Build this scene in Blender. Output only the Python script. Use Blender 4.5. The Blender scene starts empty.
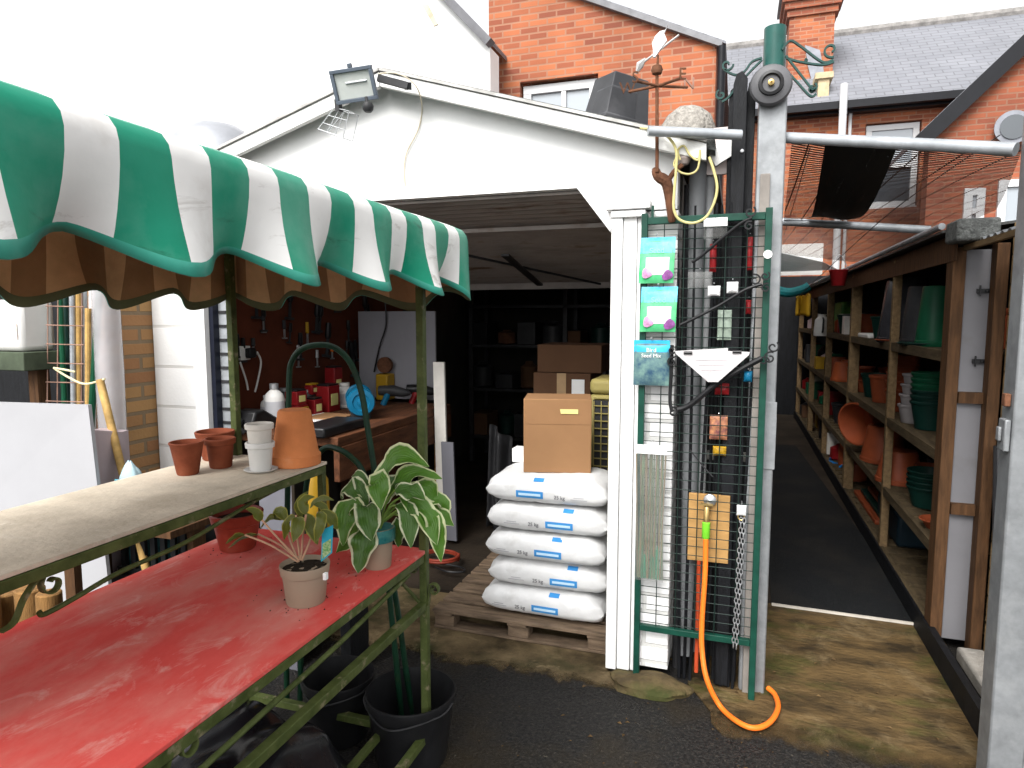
import bpy, bmesh, math, random
from mathutils import Vector, Matrix, noise
random.seed(7)
R = math.radians; PI = math.pi
scn = bpy.context.scene
COL = scn.collection

# ------------------------------------------------------------------ camera model
F, H = 665.0, 1.55
PT = math.atan(66/F); YW = math.atan(225/F*math.cos(PT))
ca, sa, cp, sp = math.cos(YW), math.sin(YW), math.cos(PT), math.sin(PT)
fw = Vector((-sa*cp, ca*cp, -sp)); rt = Vector((ca, sa, 0)); up = Vector((-sa*sp, ca*sp, cp))
CAM = Vector((0, 0, H))
def P(px, py, X=None, Y=None, Z=None):
    d = fw + rt*((px-512)/F) + up*((384-py)/F)
    t = X/d.x if X is not None else (Y/d.y if Y is not None else (Z-H)/d.z)
    return CAM + d*t
def proj(p):
    v = Vector(p)-CAM; c = v.dot(fw)
    return 512+F*v.dot(rt)/c, 384-F*v.dot(up)/c
def Yat(px, X, z, lo=1.0, hi=16):
    for _ in range(50):
        m = (lo+hi)/2
        if (proj((X, m, z))[0] > px) == (X > 0): lo = m
        else: hi = m
    return lo

# ------------------------------------------------------------------ mesh builder
class MB:
    def __init__(s): s.v = []; s.f = []; s.m = []; s.uv = None
    def add(s, vs, fs, mi=0):
        b = len(s.v); s.v += [Vector(v) for v in vs]
        for f in fs: s.f.append([i+b for i in f]); s.m.append(mi)
        return s
    def box(s, x0, x1, y0, y1, z0, z1, mi=0, M=None):
        vs = [Vector((x, y, z)) for z in (z0, z1) for y in (y0, y1) for x in (x0, x1)]
        if M is not None: vs = [M @ v for v in vs]
        return s.add(vs, [(0,2,3,1),(4,5,7,6),(0,1,5,4),(2,6,7,3),(0,4,6,2),(1,3,7,5)], mi)
    def bar(s, a, b, w, h=None, mi=0, upv=(0,0,1)):
        a = Vector(a); b = Vector(b); h = h or w; d = (b-a).normalized(); u = Vector(upv)
        if abs(d.dot(u)) > .98: u = Vector((0,1,0))
        x = d.cross(u).normalized(); u = x.cross(d)
        vs = []
        for p in (a, b):
            for i, j in ((-1,-1),(1,-1),(1,1),(-1,1)): vs.append(p + x*(w/2*i) + u*(h/2*j))
        return s.add(vs, [(0,1,2,3),(7,6,5,4),(0,4,5,1),(1,5,6,2),(2,6,7,3),(3,7,4,0)], mi)
    def tube(s, pts, r, seg=8, closed=False, mi=0, cap=True):
        pts = [Vector(p) for p in pts]; n = len(pts)
        rs = r if isinstance(r, (list, tuple)) else [r]*n
        t0 = (pts[1]-pts[0]).normalized()
        a = Vector((0,0,1)) if abs(t0.z) < .9 else Vector((1,0,0))
        nx = t0.cross(a).normalized(); vs = []
        for i in range(n):
            if closed: t = (pts[(i+1) % n]-pts[i-1]).normalized()
            else: t = (pts[min(i+1,n-1)]-pts[max(i-1,0)]).normalized()
            nx = (nx - t*nx.dot(t)).normalized(); ny = t.cross(nx)
            for k in range(seg):
                an = 2*PI*k/seg; vs.append(pts[i]+(nx*math.cos(an)+ny*math.sin(an))*rs[i])
        fs = []
        for i in range(n if closed else n-1):
            j = (i+1) % n
            for k in range(seg):
                l = (k+1) % seg; fs.append((i*seg+k, i*seg+l, j*seg+l, j*seg+k))
        if cap and not closed: fs += [tuple(range(seg))[::-1], tuple(range((n-1)*seg, n*seg))]
        return s.add(vs, fs, mi)
    def lathe(s, prof, c=(0,0,0), seg=28, mi=0, M=None, wob=0):
        M = M or Matrix.Identity(4); c = Vector(c); vs = []; n = len(prof)
        for i, (r, z) in enumerate(prof):
            for k in range(seg):
                an = 2*PI*k/seg; rr = r*(1+wob*math.sin(3*an+i)); vs.append(c + M @ Vector((rr*math.cos(an), rr*math.sin(an), z)))
        fs = [(i*seg+k, i*seg+(k+1) % seg, (i+1)*seg+(k+1) % seg, (i+1)*seg+k) for i in range(n-1) for k in range(seg)]
        if prof[0][0] > 1e-4: fs.append(tuple(range(seg))[::-1])
        if prof[-1][0] > 1e-4: fs.append(tuple(range((n-1)*seg, n*seg)))
        return s.add(vs, fs, mi)
    def prism(s, poly, vec, mi=0):
        poly = [Vector(p) for p in poly]; vec = Vector(vec); n = len(poly)
        fs = [tuple(range(n))[::-1], tuple(range(n, 2*n))]
        fs += [(i, (i+1) % n, n+(i+1) % n, n+i) for i in range(n)]
        return s.add(poly+[p+vec for p in poly], fs, mi)
    def grid(s, fn, nu, nv, mi=0):
        vs = [fn(i/nu, j/nv) for j in range(nv+1) for i in range(nu+1)]; w = nu+1
        fs = [(j*w+i, j*w+i+1, (j+1)*w+i+1, (j+1)*w+i) for j in range(nv) for i in range(nu)]
        b = len(s.v); s.add(vs, [], 0)
        for f in fs: s.f.append([i+b for i in f]); s.m.append(mi(f, nu, nv) if callable(mi) else mi)
        return s

def wloc(o):
    v = Vector((0,0,0))
    while o is not None: v += o.location; o = o.parent
    return v
def obj(name, mb, mats, parent=None, loc=None, smooth=35, bevel=0, subsurf=0, solid=None, recalc=True, uvs=None):
    base = Vector(loc) if loc is not None else Vector((0,0,0))
    if parent is not None: base = wloc(parent) + base
    me = bpy.data.meshes.new(name)
    me.from_pydata([v-base for v in mb.v], [], mb.f)
    if recalc:
        bm = bmesh.new(); bm.from_mesh(me)
        bmesh.ops.recalc_face_normals(bm, faces=bm.faces); bm.to_mesh(me); bm.free()
    mats = mats if isinstance(mats, (list, tuple)) else [mats]
    for m in mats: me.materials.append(m)
    me.polygons.foreach_set('material_index', mb.m)
    ul = me.uv_layers.new(name='UVMap')
    if uvs:
        for l in me.loops: ul.data[l.index].uv = uvs[l.vertex_index]
    else:
        for p in me.polygons:
            n = p.normal; ax = max(range(3), key=lambda i: abs(n[i]))
            for li in p.loop_indices:
                v = me.vertices[me.loops[li].vertex_index].co + base
                ul.data[li].uv = (v.x, v.y) if ax == 2 else ((v.x, v.z) if ax == 1 else (v.y, v.z))
    if smooth:
        me.polygons.foreach_set('use_smooth', [True]*len(me.polygons))
        me.set_sharp_from_angle(angle=R(smooth))
    o = bpy.data.objects.new(name, me); COL.objects.link(o)
    if parent is not None: o.parent = parent; o.location = base - wloc(parent)
    else: o.location = base
    if solid:
        md = o.modifiers.new('solid', 'SOLIDIFY'); md.thickness = solid[0]; md.offset = solid[1]
        if len(solid) > 2: md.material_offset = solid[2]; md.material_offset_rim = 0
    if bevel:
        md = o.modifiers.new('bevel', 'BEVEL'); md.width = bevel; md.segments = 2; md.limit_method = 'ANGLE'; md.angle_limit = R(40)
    if subsurf:
        md = o.modifiers.new('sub', 'SUBSURF'); md.levels = subsurf; md.render_levels = subsurf
    return o
def tag(o, label, cat, group=None, kind=None):
    o['label'] = label; o['category'] = cat
    if group: o['group'] = group
    if kind: o['kind'] = kind
    return o
def struct(o, kind='structure'): o['kind'] = kind; return o
def thing(name, label, cat, loc, group=None):
    o = bpy.data.objects.new(name, None); COL.objects.link(o); o.location = loc; o.empty_display_size = .1
    return tag(o, label, cat, group)
def dup(o, loc, rz=0, label=None, group=None, scale=None, rot=None):
    c = o.copy(); COL.objects.link(c); c.location = loc
    c.rotation_euler = rot if rot else (0, 0, rz)
    if scale: c.scale = (scale,)*3 if not isinstance(scale, (tuple, list)) else scale
    if label: c['label'] = label
    if group: c['group'] = group
    for ch in list(o.children):
        d = ch.copy(); COL.objects.link(d); d.parent = c
        for g in list(ch.children):
            e = g.copy(); COL.objects.link(e); e.parent = d
    return c
def text(s, size, origin, xdir, ydir, name, mat, parent, ext=.0006):
    cu = bpy.data.curves.new(name, 'FONT'); cu.body = s; cu.size = size; cu.align_x = 'CENTER'; cu.align_y = 'CENTER'; cu.extrude = ext
    t = bpy.data.objects.new(name, cu); COL.objects.link(t)
    me = bpy.data.meshes.new_from_object(t.evaluated_get(bpy.context.evaluated_depsgraph_get()))
    bpy.data.objects.remove(t); me.materials.clear(); me.materials.append(mat)
    x = Vector(xdir).normalized(); y = Vector(ydir).normalized(); z = x.cross(y)
    M = Matrix((x, y, z)).transposed().to_4x4(); M.translation = Vector(origin)-wloc(parent)
    me.transform(M); o = bpy.data.objects.new(name, me); COL.objects.link(o); o.parent = parent
    return o
def spline(pts, n=8, closed=False):
    pts = [Vector(p) for p in pts]; N = len(pts); out = []
    for i in range(N if closed else N-1):
        g = (lambda k: pts[k % N]) if closed else (lambda k: pts[max(0, min(N-1, k))])
        a, b, c, d = g(i-1), g(i), g(i+1), g(i+2)
        for k in range(n):
            t = k/n
            out.append(.5*((2*b)+(c-a)*t+(2*a-5*b+4*c-d)*t*t+(3*b-a-3*c+d)*t**3))
    if not closed: out.append(pts[-1])
    return out

# ------------------------------------------------------------------ materials
def nodes(name):
    m = bpy.data.materials.new(name); m.use_nodes = True; nt = m.node_tree
    return m, nt, nt.nodes['Principled BSDF'], nt.nodes.new, nt.links.new
def M_(name, col, rough=.6, var=.2, scale=5, col2=None, bump=0, bscale=60, metal=0, coat=0, lo=.35, hi=.65, stain=None, sscale=2, slo=.55, shi=.75, stretch=None, spec=None, trans=0, st2=None, edge=None):
    m, nt, bs, N, L = nodes(name)
    tc = N('ShaderNodeTexCoord'); src = tc.outputs['Object']
    if stretch:
        mp = N('ShaderNodeMapping'); mp.inputs['Scale'].default_value = stretch; L(src, mp.inputs[0]); src = mp.outputs[0]
    nz = N('ShaderNodeTexNoise'); nz.inputs['Scale'].default_value = scale; nz.inputs['Detail'].default_value = 6; nz.inputs['Roughness'].default_value = .65; L(src, nz.inputs['Vector'])
    rp = N('ShaderNodeValToRGB'); L(nz.outputs['Fac'], rp.inputs[0])
    e = rp.color_ramp.elements; e[0].position = lo; e[1].position = hi
    c2 = col2 or tuple(min(1, c*(1+var)) for c in col); c1 = col if col2 else tuple(c*(1-var) for c in col)
    e[0].color = (*c1, 1); e[1].color = (*c2, 1)
    out = rp.outputs[0]
    if stain:
        n2 = N('ShaderNodeTexNoise'); n2.inputs['Scale'].default_value = sscale; n2.inputs['Detail'].default_value = 8; n2.inputs['Roughness'].default_value = .6; L(src, n2.inputs['Vector'])
        r2 = N('ShaderNodeValToRGB'); L(n2.outputs['Fac'], r2.inputs[0]); q = r2.color_ramp.elements
        q[0].position = slo; q[1].position = shi; q[0].color = (0,0,0,1); q[1].color = (1,1,1,1)
        mx = N('ShaderNodeMix'); mx.data_type = 'RGBA'; L(r2.outputs[0], mx.inputs[0]); L(out, mx.inputs[6]); mx.inputs[7].default_value = (*stain, 1); out = mx.outputs[2]
    if st2:
        cc_, sc_, l_, h_, sv = st2
        m2 = N('ShaderNodeMapping'); m2.inputs['Scale'].default_value = sv; L(tc.outputs['Object'], m2.inputs[0])
        n4 = N('ShaderNodeTexNoise'); n4.inputs['Scale'].default_value = sc_; n4.inputs['Detail'].default_value = 9; n4.inputs['Roughness'].default_value = .7; n4.inputs['Distortion'].default_value = .6; L(m2.outputs[0], n4.inputs['Vector'])
        r4 = N('ShaderNodeValToRGB'); L(n4.outputs['Fac'], r4.inputs[0]); q4 = r4.color_ramp.elements; q4[0].position = l_; q4[1].position = h_; q4[0].color = (0,0,0,1); q4[1].color = (1,1,1,1)
        x4 = N('ShaderNodeMix'); x4.data_type = 'RGBA'; L(r4.outputs[0], x4.inputs[0]); L(out, x4.inputs[6]); x4.inputs[7].default_value = (*cc_, 1); out = x4.outputs[2]
    if edge:      # the slab thins out to nothing along a ragged line
        y0, wd = edge
        sx = N('ShaderNodeSeparateXYZ'); L(tc.outputs['Object'], sx.inputs[0])
        n5 = N('ShaderNodeTexNoise'); n5.inputs['Scale'].default_value = 7; n5.inputs['Detail'].default_value = 10; n5.inputs['Roughness'].default_value = .75; L(tc.outputs['Object'], n5.inputs['Vector'])
        a5 = N('ShaderNodeMath'); a5.operation = 'MULTIPLY_ADD'; L(n5.outputs['Fac'], a5.inputs[0]); a5.inputs[1].default_value = .32; L(sx.outputs['Y'], a5.inputs[2])
        r5 = N('ShaderNodeMapRange'); r5.inputs[1].default_value = y0+.16-wd; r5.inputs[2].default_value = y0+.16+wd; L(a5.outputs[0], r5.inputs[0]); L(r5.outputs[0], bs.inputs['Alpha'])
    L(out, bs.inputs['Base Color'])
    bs.inputs['Roughness'].default_value = rough; bs.inputs['Metallic'].default_value = metal
    bs.inputs['Specular IOR Level'].default_value = spec if spec is not None else .22
    if coat: bs.inputs['Coat Weight'].default_value = coat
    if trans: bs.inputs['Transmission Weight'].default_value = trans
    if bump:
        n3 = N('ShaderNodeTexNoise'); n3.inputs['Scale'].default_value = bscale; n3.inputs['Detail'].default_value = 5; L(src, n3.inputs['Vector'])
        b = N('ShaderNodeBump'); b.inputs['Strength'].default_value = bump; b.inputs['Distance'].default_value = .01; L(n3.outputs['Fac'], b.inputs['Height']); L(b.outputs[0], bs.inputs['Normal'])
    return m
def brick(name, c1, c2, mortar, bw=.225, bh=.075, ms=.011, rough=.85, bump=.5, var=None):
    m, nt, bs, N, L = nodes(name)
    tc = N('ShaderNodeTexCoord'); b = N('ShaderNodeTexBrick'); L(tc.outputs['UV'], b.inputs['Vector'])
    b.inputs['Scale'].default_value = 1; b.inputs['Brick Width'].default_value = bw; b.inputs['Row Height'].default_value = bh
    b.inputs['Mortar Size'].default_value = ms; b.inputs['Mortar Smooth'].default_value = .25
    b.inputs['Color1'].default_value = (*c1,1); b.inputs['Color2'].default_value = (*c2,1); b.inputs['Mortar'].default_value = (*mortar,1)
    nz = N('ShaderNodeTexNoise'); nz.inputs['Scale'].default_value = 1.3; nz.inputs['Detail'].default_value = 8; L(tc.outputs['Object'], nz.inputs['Vector'])
    rp = N('ShaderNodeValToRGB'); e = rp.color_ramp.elements; e[0].position = .3; e[1].position = .7; d = var or .6
    e[0].color = (d,d,d,1); e[1].color = (1.1,1.1,1.1,1); L(nz.outputs['Fac'], rp.inputs[0])
    mx = N('ShaderNodeMix'); mx.data_type = 'RGBA'; mx.blend_type = 'MULTIPLY'; mx.inputs[0].default_value = 1; L(b.outputs['Color'], mx.inputs[6]); L(rp.outputs[0], mx.inputs[7])
    L(mx.outputs[2], bs.inputs['Base Color']); bs.inputs['Roughness'].default_value = rough
    iv = N('ShaderNodeMath'); iv.operation = 'SUBTRACT'; iv.inputs[0].default_value = 1; L(b.outputs['Fac'], iv.inputs[1])
    n2 = N('ShaderNodeTexNoise'); n2.inputs['Scale'].default_value = 60; L(tc.outputs['Object'], n2.inputs['Vector'])
    ad = N('ShaderNodeMath'); ad.operation = 'MULTIPLY_ADD'; L(n2.outputs['Fac'], ad.inputs[0]); ad.inputs[1].default_value = .4; L(iv.outputs[0], ad.inputs[2])
    bu = N('ShaderNodeBump'); bu.inputs['Strength'].default_value = bump; bu.inputs['Distance'].default_value = .008; L(ad.outputs[0], bu.inputs['Height']); L(bu.outputs[0], bs.inputs['Normal'])
    return m

asphalt = M_('asphalt', (.008,.008,.008), .6, col2=(.034,.031,.028), scale=75, bump=1.0, bscale=110, stain=(.030,.022,.012), sscale=1.8, slo=.48, shi=.72, lo=.42, hi=.66, st2=((.085,.075,.058), 60, .60, .67, (1,1,1)))
concrete = M_('concrete', (.04,.028,.013), .8, col2=(.16,.115,.06), scale=4.5, bump=.7, bscale=35, stain=(.035,.034,.012), sscale=3.2, slo=.5, shi=.68, edge=(2.66,.03), st2=((.24,.18,.10), 6, .55, .74, (1,1.4,1)))
mossy = M_('mossy_concrete', (.05,.037,.018), .85, col2=(.15,.105,.05), scale=6, bump=.9, bscale=30, stain=(.04,.045,.012), sscale=4, slo=.45, shi=.62)
pathcon = M_('path_concrete', (.028,.019,.009), .7, col2=(.135,.085,.034), scale=3.5, bump=.8, bscale=28, stain=(.05,.055,.012), sscale=2.5, slo=.52, shi=.7, stretch=(1,1.8,1), edge=(2.55,.09), st2=((.20,.145,.075), 5, .52, .75, (1,.7,1)))
darkfloor = M_('floor', (.026,.019,.013), .7, .5, 3, bump=.3)
rubber = M_('rubber', (.008,.009,.010), .8, .3, 60, bump=.5, bscale=220, stain=(.024,.021,.017), sscale=1.6, slo=.46, shi=.75, st2=((.05,.042,.03), 40, .64, .70, (1,1,1)))
whitepaint = M_('white_paint', (.80,.80,.79), .55, .04, 4, stain=(.62,.60,.56), sscale=2.5, slo=.62, shi=.85, bump=.15, bscale=30)
whitedirty = M_('white_dirty', (.74,.74,.72), .6, .06, 6, stain=(.22,.21,.17), sscale=5, slo=.63, shi=.8, bump=.3, bscale=40)
whitebrick = brick('white_brick', (.74,.74,.73), (.80,.80,.79), (.58,.57,.55), 3.0, .215, .009, .6, .35, .92)
whitebrick2 = brick('white_brick_small', (.76,.76,.75), (.80,.80,.79), (.55,.55,.53), .225, .075, .01, .6, .6, .9)
buffbrick = brick('buff_brick', (.42,.24,.09), (.30,.13,.055), (.22,.155,.09), .225, .075, .011, .85, .6, .6)
redbrick = brick('red_brick', (.44,.135,.052), (.23,.060,.030), (.34,.165,.10), .225, .075, .011, .85, .4, .72)
redbrick2 = brick('dark_red_brick', (.33,.092,.04), (.23,.06,.03), (.27,.13,.08), .225, .075, .011, .85, .4, .7)
lintelbrick = brick('soldier_brick', (.48,.13,.055), (.40,.10,.045), (.38,.24,.16), .075, .24, .010, .85, .4, .75)
slate = brick('slate', (.17,.175,.195), (.195,.20,.22), (.12,.123,.135), .30, .13, .012, .6, .3, .9)
render_white = M_('render_white', (.82,.82,.81), .8, .03, 2, stain=(.7,.66,.58), sscale=.8, slo=.66, shi=.8)
galv = M_('galvanised', (.23,.24,.248), .42, .16, 14, metal=.35, bump=.08, bscale=25, stain=(.34,.35,.355), sscale=9, slo=.5, shi=.8)
galv2 = M_('galvanised_pipe', (.36,.38,.40), .45, .2, 10, metal=.35)
greenpaint = M_('green_paint', (.006,.047,.031), .42, .25, 14, bump=.05)
greenwire = M_('green_wire', (.005,.018,.013), .5, .2, 20)
olive = M_('olive_paint', (.040,.055,.013), .55, col2=(.085,.105,.032), scale=18, stain=(.21,.18,.11), sscale=22, slo=.58, shi=.68, bump=.15)
dkgreen = M_('dark_green_tube', (.005,.028,.014), .4, .35, 10, stain=(.02,.04,.014), sscale=14)
teal = M_('awning_green', (.0,.205,.115), .38, col2=(.012,.265,.165), scale=3, stain=(.08,.30,.21), sscale=5, slo=.50, shi=.75, bump=.25, bscale=9, st2=((.01,.09,.05), 6, .60, .72, (.6,.6,2.4)))
tealtrim = M_('awning_trim', (.05,.32,.24), .4, .15, 8)
awhite = M_('awning_white', (.80,.79,.77), .42, .04, 4, stain=(.50,.46,.42), sscale=6, slo=.55, shi=.85, bump=.25, bscale=9, st2=((.30,.26,.22), 9, .58, .74, (.7,.7,2.0)))
abrown = M_('awning_lining_dark', (.30,.175,.085), .75, .2, 5)
atan_ = M_('awning_lining_tan', (.62,.41,.22), .75, .2, 5)
atrim = M_('lining_trim', (.10,.115,.06), .7, .2, 5)
redtop = M_('red_board', (.60,.075,.065), .95, col2=(.64,.100,.085), scale=6, stain=(.60,.24,.20), sscale=4.0, slo=.46, shi=.70, bump=.15, bscale=60, stretch=(1,.5,1), st2=((.68,.36,.32), 7, .55, .74, (1.6,.7,1)), spec=.06)
tanboard = M_('tan_board', (.56,.485,.385), .8, .16, 5, stain=(.37,.31,.235), sscale=3.2, slo=.52, shi=.78, bump=.25, bscale=70, st2=((.62,.56,.47), 9, .58, .72, (1,1,1)))
terra = M_('terracotta', (.62,.215,.075), .85, .12, 6, stain=(.66,.36,.22), sscale=7, slo=.6, shi=.85, bump=.1)
terra_d = M_('terracotta_dark', (.20,.050,.022), .8, .3, 8, stain=(.30,.11,.06), sscale=9, slo=.55, shi=.8, bump=.1)
terra_p = M_('terracotta_plastic', (.25,.056,.021), .5, .12, 5)
redpot = M_('red_glazed', (.24,.035,.02), .4, .2, 7, stain=(.33,.09,.06), sscale=6)
whitepl = M_('white_plastic', (.66,.65,.625), .45, .05, 6)
whitepot = M_('white_pot', (.66,.63,.58), .6, .08, 8)
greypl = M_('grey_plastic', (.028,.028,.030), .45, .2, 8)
slategrey = M_('charcoal_planter', (.045,.046,.05), .55, .2, 6, stain=(.10,.10,.105), sscale=4)
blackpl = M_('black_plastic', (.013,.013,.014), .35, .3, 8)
blackfilm = M_('black_film', (.010,.010,.012), .22, .3, 5, bump=.25, bscale=9)
greenpl = M_('green_plastic', (.005,.07,.032), .45, .15, 6)
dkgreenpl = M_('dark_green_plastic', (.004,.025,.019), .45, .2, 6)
taupe = M_('taupe_plastic', (.30,.235,.17), .55, .05, 5)
soil = M_('soil', (.018,.012,.007), .95, .6, 40, bump=1, bscale=80)
timber = M_('timber', (.075,.036,.015), .75, .35, 9, bump=.3, bscale=20, stretch=(6,6,.7))
timber_l = M_('pale_timber', (.16,.105,.052), .8, .3, 7, bump=.3, stretch=(6,1,6))
shelfwood = M_('shelf_wood', (.075,.054,.029), .8, .35, 6, bump=.3, stretch=(6,1,6))
pallet_m = M_('pallet_wood', (.17,.12,.08), .85, .4, 5, bump=.5, stretch=(1.2,6,6), stain=(.07,.05,.035), sscale=3, slo=.5, shi=.8)
benchwood = M_('bench_wood', (.085,.032,.014), .7, .45, 5, bump=.3, stretch=(6,1,6))
pegboard = M_('pegboard', (.095,.024,.011), .7, .2, 4)
card = M_('cardboard', (.27,.145,.068), .85, .06, 4, bump=.06, bscale=14)
card_d = M_('cardboard_dark', (.10,.05,.026), .85, .08, 4)  # cardboard taken down in colour for cartons in the garage's shade
paper = M_('paper_white', (.78,.78,.77), .7, .05, 6)
tape_y = M_('tape_yellow', (.66,.62,.24), .5, .06, 8)
bagwhite = M_('sack_white', (.72,.72,.715), .42, .04, 5, bump=.8, bscale=12, stain=(.58,.575,.56), sscale=9, slo=.58, shi=.8)
bagblue = M_('sack_blue', (.05,.27,.62), .4, .1, 6)
ink = M_('ink_grey', (.10,.10,.11), .6, .1, 6)
ink_l = M_('ink_pale', (.45,.45,.47), .6, .1, 6)
bluedark = M_('label_navy', (.02,.10,.30), .4, .1, 5)
creampl = M_('cream_olive', (.30,.25,.085), .5, .12, 5)
orange = M_('hose_orange', (.80,.17,.018), .4, .06, 8)
lime = M_('lime_green', (.16,.52,.03), .4, .1, 5)
brass = M_('brass', (.42,.30,.12), .35, .2, 9, metal=.8)
ply = M_('plywood', (.42,.24,.085), .7, .2, 5, stretch=(1,1,5), bump=.1)
steel = M_('steel', (.45,.46,.47), .35, .2, 9, metal=.7)
rust = M_('rust', (.12,.052,.028), .9, .4, 14, bump=.4)
rustred = M_('rust_pale', (.27,.16,.12), .85, .3, 14)
blackwood = M_('black_wood', (.006,.0065,.008), .6, .5, 9, bump=.3, stretch=(5,5,.7))
corr = M_('door_steel', (.32,.285,.265), .5, .2, 3, stain=(.15,.10,.07), sscale=3, slo=.56, shi=.7, stretch=(1,3,1))
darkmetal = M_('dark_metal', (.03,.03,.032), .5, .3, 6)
bluepl = M_('blue_enamel', (.005,.10,.19), .3, .15, 6)
redpl = M_('red_plastic', (.21,.010,.012), .4, .15, 6)
yellowpl = M_('yellow_plastic', (.38,.22,.015), .4, .12, 6)
wicker = M_('wicker_grey', (.30,.28,.25), .9, .35, 60, bump=1.0, bscale=75)
yhose = M_('yellow_hose', (.52,.46,.20), .5, .15, 8)
bamboo = M_('bamboo', (.46,.29,.10), .6, .3, 12)
logw = M_('log_wood', (.20,.105,.035), .8, .45, 6, bump=.4, stretch=(5,5,.8))
logend = M_('log_end', (.30,.19,.09), .85, .3, 12)
pinkbox = M_('pale_pink', (.55,.45,.47), .6, .06, 4)
greybrown = M_('grey_door', (.14,.14,.16), .7, .05, 4, stain=(.2,.2,.22), sscale=3)
featherm = M_('feather_board', (.30,.20,.095), .85, .3, 6, stretch=(1,6,6), bump=.3)
felt = M_('roof_felt', (.12,.125,.12), .9, .35, 70, bump=.8, bscale=120)
blackgut = M_('black_gutter', (.006,.0065,.009), .4, .2, 6)
upvc = M_('upvc', (.56,.565,.57), .35, .03, 5)
lead = M_('lead', (.24,.25,.28), .5, .15, 6)
stonecap = M_('ridge_tile', (.22,.21,.20), .85, .3, 8)
creamp = M_('cream_pot', (.50,.40,.25), .8, .2, 6)
lens = M_('lens_glass', (.45,.47,.45), .15, .1, 6)
leafm = None
def glassm(name, col, rough=.05):
    m, nt, bs, N, L = nodes(name); bs.inputs['Base Color'].default_value = (*col,1); bs.inputs['Roughness'].default_value = rough
    bs.inputs['Specular IOR Level'].default_value = .8; return m
winglass = glassm('window_glass', (.06,.07,.08))
winpale = glassm('window_sky_tint', (.30,.33,.36), .12)  # pale tint puts reflected sky into the pane colour
def film(name, col, alpha, rough=.2):
    m, nt, bs, N, L = nodes(name)
    bs.inputs['Base Color'].default_value = (*col,1); bs.inputs['Roughness'].default_value = rough
    tc = N('ShaderNodeTexCoord'); nz = N('ShaderNodeTexNoise'); nz.inputs['Scale'].default_value = 9; L(tc.outputs['Object'], nz.inputs['Vector'])
    mr = N('ShaderNodeMapRange'); mr.inputs[3].default_value = alpha-.12; mr.inputs[4].default_value = alpha+.12; L(nz.outputs['Fac'], mr.inputs[0]); L(mr.outputs[0], bs.inputs['Alpha'])
    b = N('ShaderNodeBump'); b.inputs['Strength'].default_value = .5; b.inputs['Distance'].default_value = .01; L(nz.outputs['Fac'], b.inputs['Height']); L(b.outputs[0], bs.inputs['Normal'])
    return m
polyfilm = film('polythene', (.62,.60,.62), .5)
clearbag = film('clear_packet', (.32,.32,.31), .14, .5)
sheetpl = film('roof_sheet', (.75,.75,.75), .75)
def net(name, col, cell, thick, uv='UV'):
    m, nt, bs, N, L = nodes(name); bs.inputs['Base Color'].default_value = (*col,1); bs.inputs['Roughness'].default_value = .6
    tc = N('ShaderNodeTexCoord'); sx = N('ShaderNodeSeparateXYZ'); L(tc.outputs[uv], sx.inputs[0]); outs = []
    for k, (i, c) in enumerate(zip('XY', cell)):
        a = N('ShaderNodeMath'); a.operation = 'DIVIDE'; L(sx.outputs[i], a.inputs[0]); a.inputs[1].default_value = c
        b = N('ShaderNodeMath'); b.operation = 'FRACT'; L(a.outputs[0], b.inputs[0])
        d = N('ShaderNodeMath'); d.operation = 'LESS_THAN'; L(b.outputs[0], d.inputs[0]); d.inputs[1].default_value = thick[k]/c; outs.append(d)
    mx = N('ShaderNodeMath'); mx.operation = 'MAXIMUM'; L(outs[0].outputs[0], mx.inputs[0]); L(outs[1].outputs[0], mx.inputs[1])
    L(mx.outputs[0], bs.inputs['Alpha']); return m
netm = net('netting', (.17,.085,.058), (.12,.030), (.006,.0185))
shadenet = net('shade_net', (.006,.006,.006), (.05,.03), (.0496,.0262))
def leafmat(name, cen, mar, mw=.2):
    m, nt, bs, N, L = nodes(name)
    tc = N('ShaderNodeTexCoord'); sx = N('ShaderNodeSeparateXYZ'); L(tc.outputs['UV'], sx.inputs[0])
    a = N('ShaderNodeMath'); a.operation = 'SUBTRACT'; L(sx.outputs['X'], a.inputs[0]); a.inputs[1].default_value = .5
    b = N('ShaderNodeMath'); b.operation = 'ABSOLUTE'; L(a.outputs[0], b.inputs[0])
    nz = N('ShaderNodeTexNoise'); nz.inputs['Scale'].default_value = 30; L(tc.outputs['Object'], nz.inputs['Vector'])
    c = N('ShaderNodeMath'); c.operation = 'MULTIPLY_ADD'; L(nz.outputs['Fac'], c.inputs[0]); c.inputs[1].default_value = .22; L(b.outputs[0], c.inputs[2])
    rp = N('ShaderNodeValToRGB'); L(c.outputs[0], rp.inputs[0]); e = rp.color_ramp.elements
    e[0].position = .5-mw+.10; e[1].position = .5-mw+.15; e[0].color = (*cen,1); e[1].color = (*mar,1)
    wv = N('ShaderNodeMath'); wv.operation = 'SINE'; w2 = N('ShaderNodeMath'); w2.operation = 'MULTIPLY'; L(sx.outputs['X'], w2.inputs[0]); w2.inputs[1].default_value = 62; L(w2.outputs[0], wv.inputs[0])
    bu = N('ShaderNodeBump'); bu.inputs['Strength'].default_value = .35; bu.inputs['Distance'].default_value = .003; L(wv.outputs[0], bu.inputs['Height']); L(bu.outputs[0], bs.inputs['Normal'])
    L(rp.outputs[0], bs.inputs['Base Color']); bs.inputs['Roughness'].default_value = .38
    tr = N('ShaderNodeBsdfTranslucent'); L(rp.outputs[0], tr.inputs[0]); ms = N('ShaderNodeMixShader'); ms.inputs[0].default_value = .3
    L(bs.outputs[0], ms.inputs[1]); L(tr.outputs[0], ms.inputs[2]); L(ms.outputs[0], nt.nodes['Material Output'].inputs[0]); return m
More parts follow.
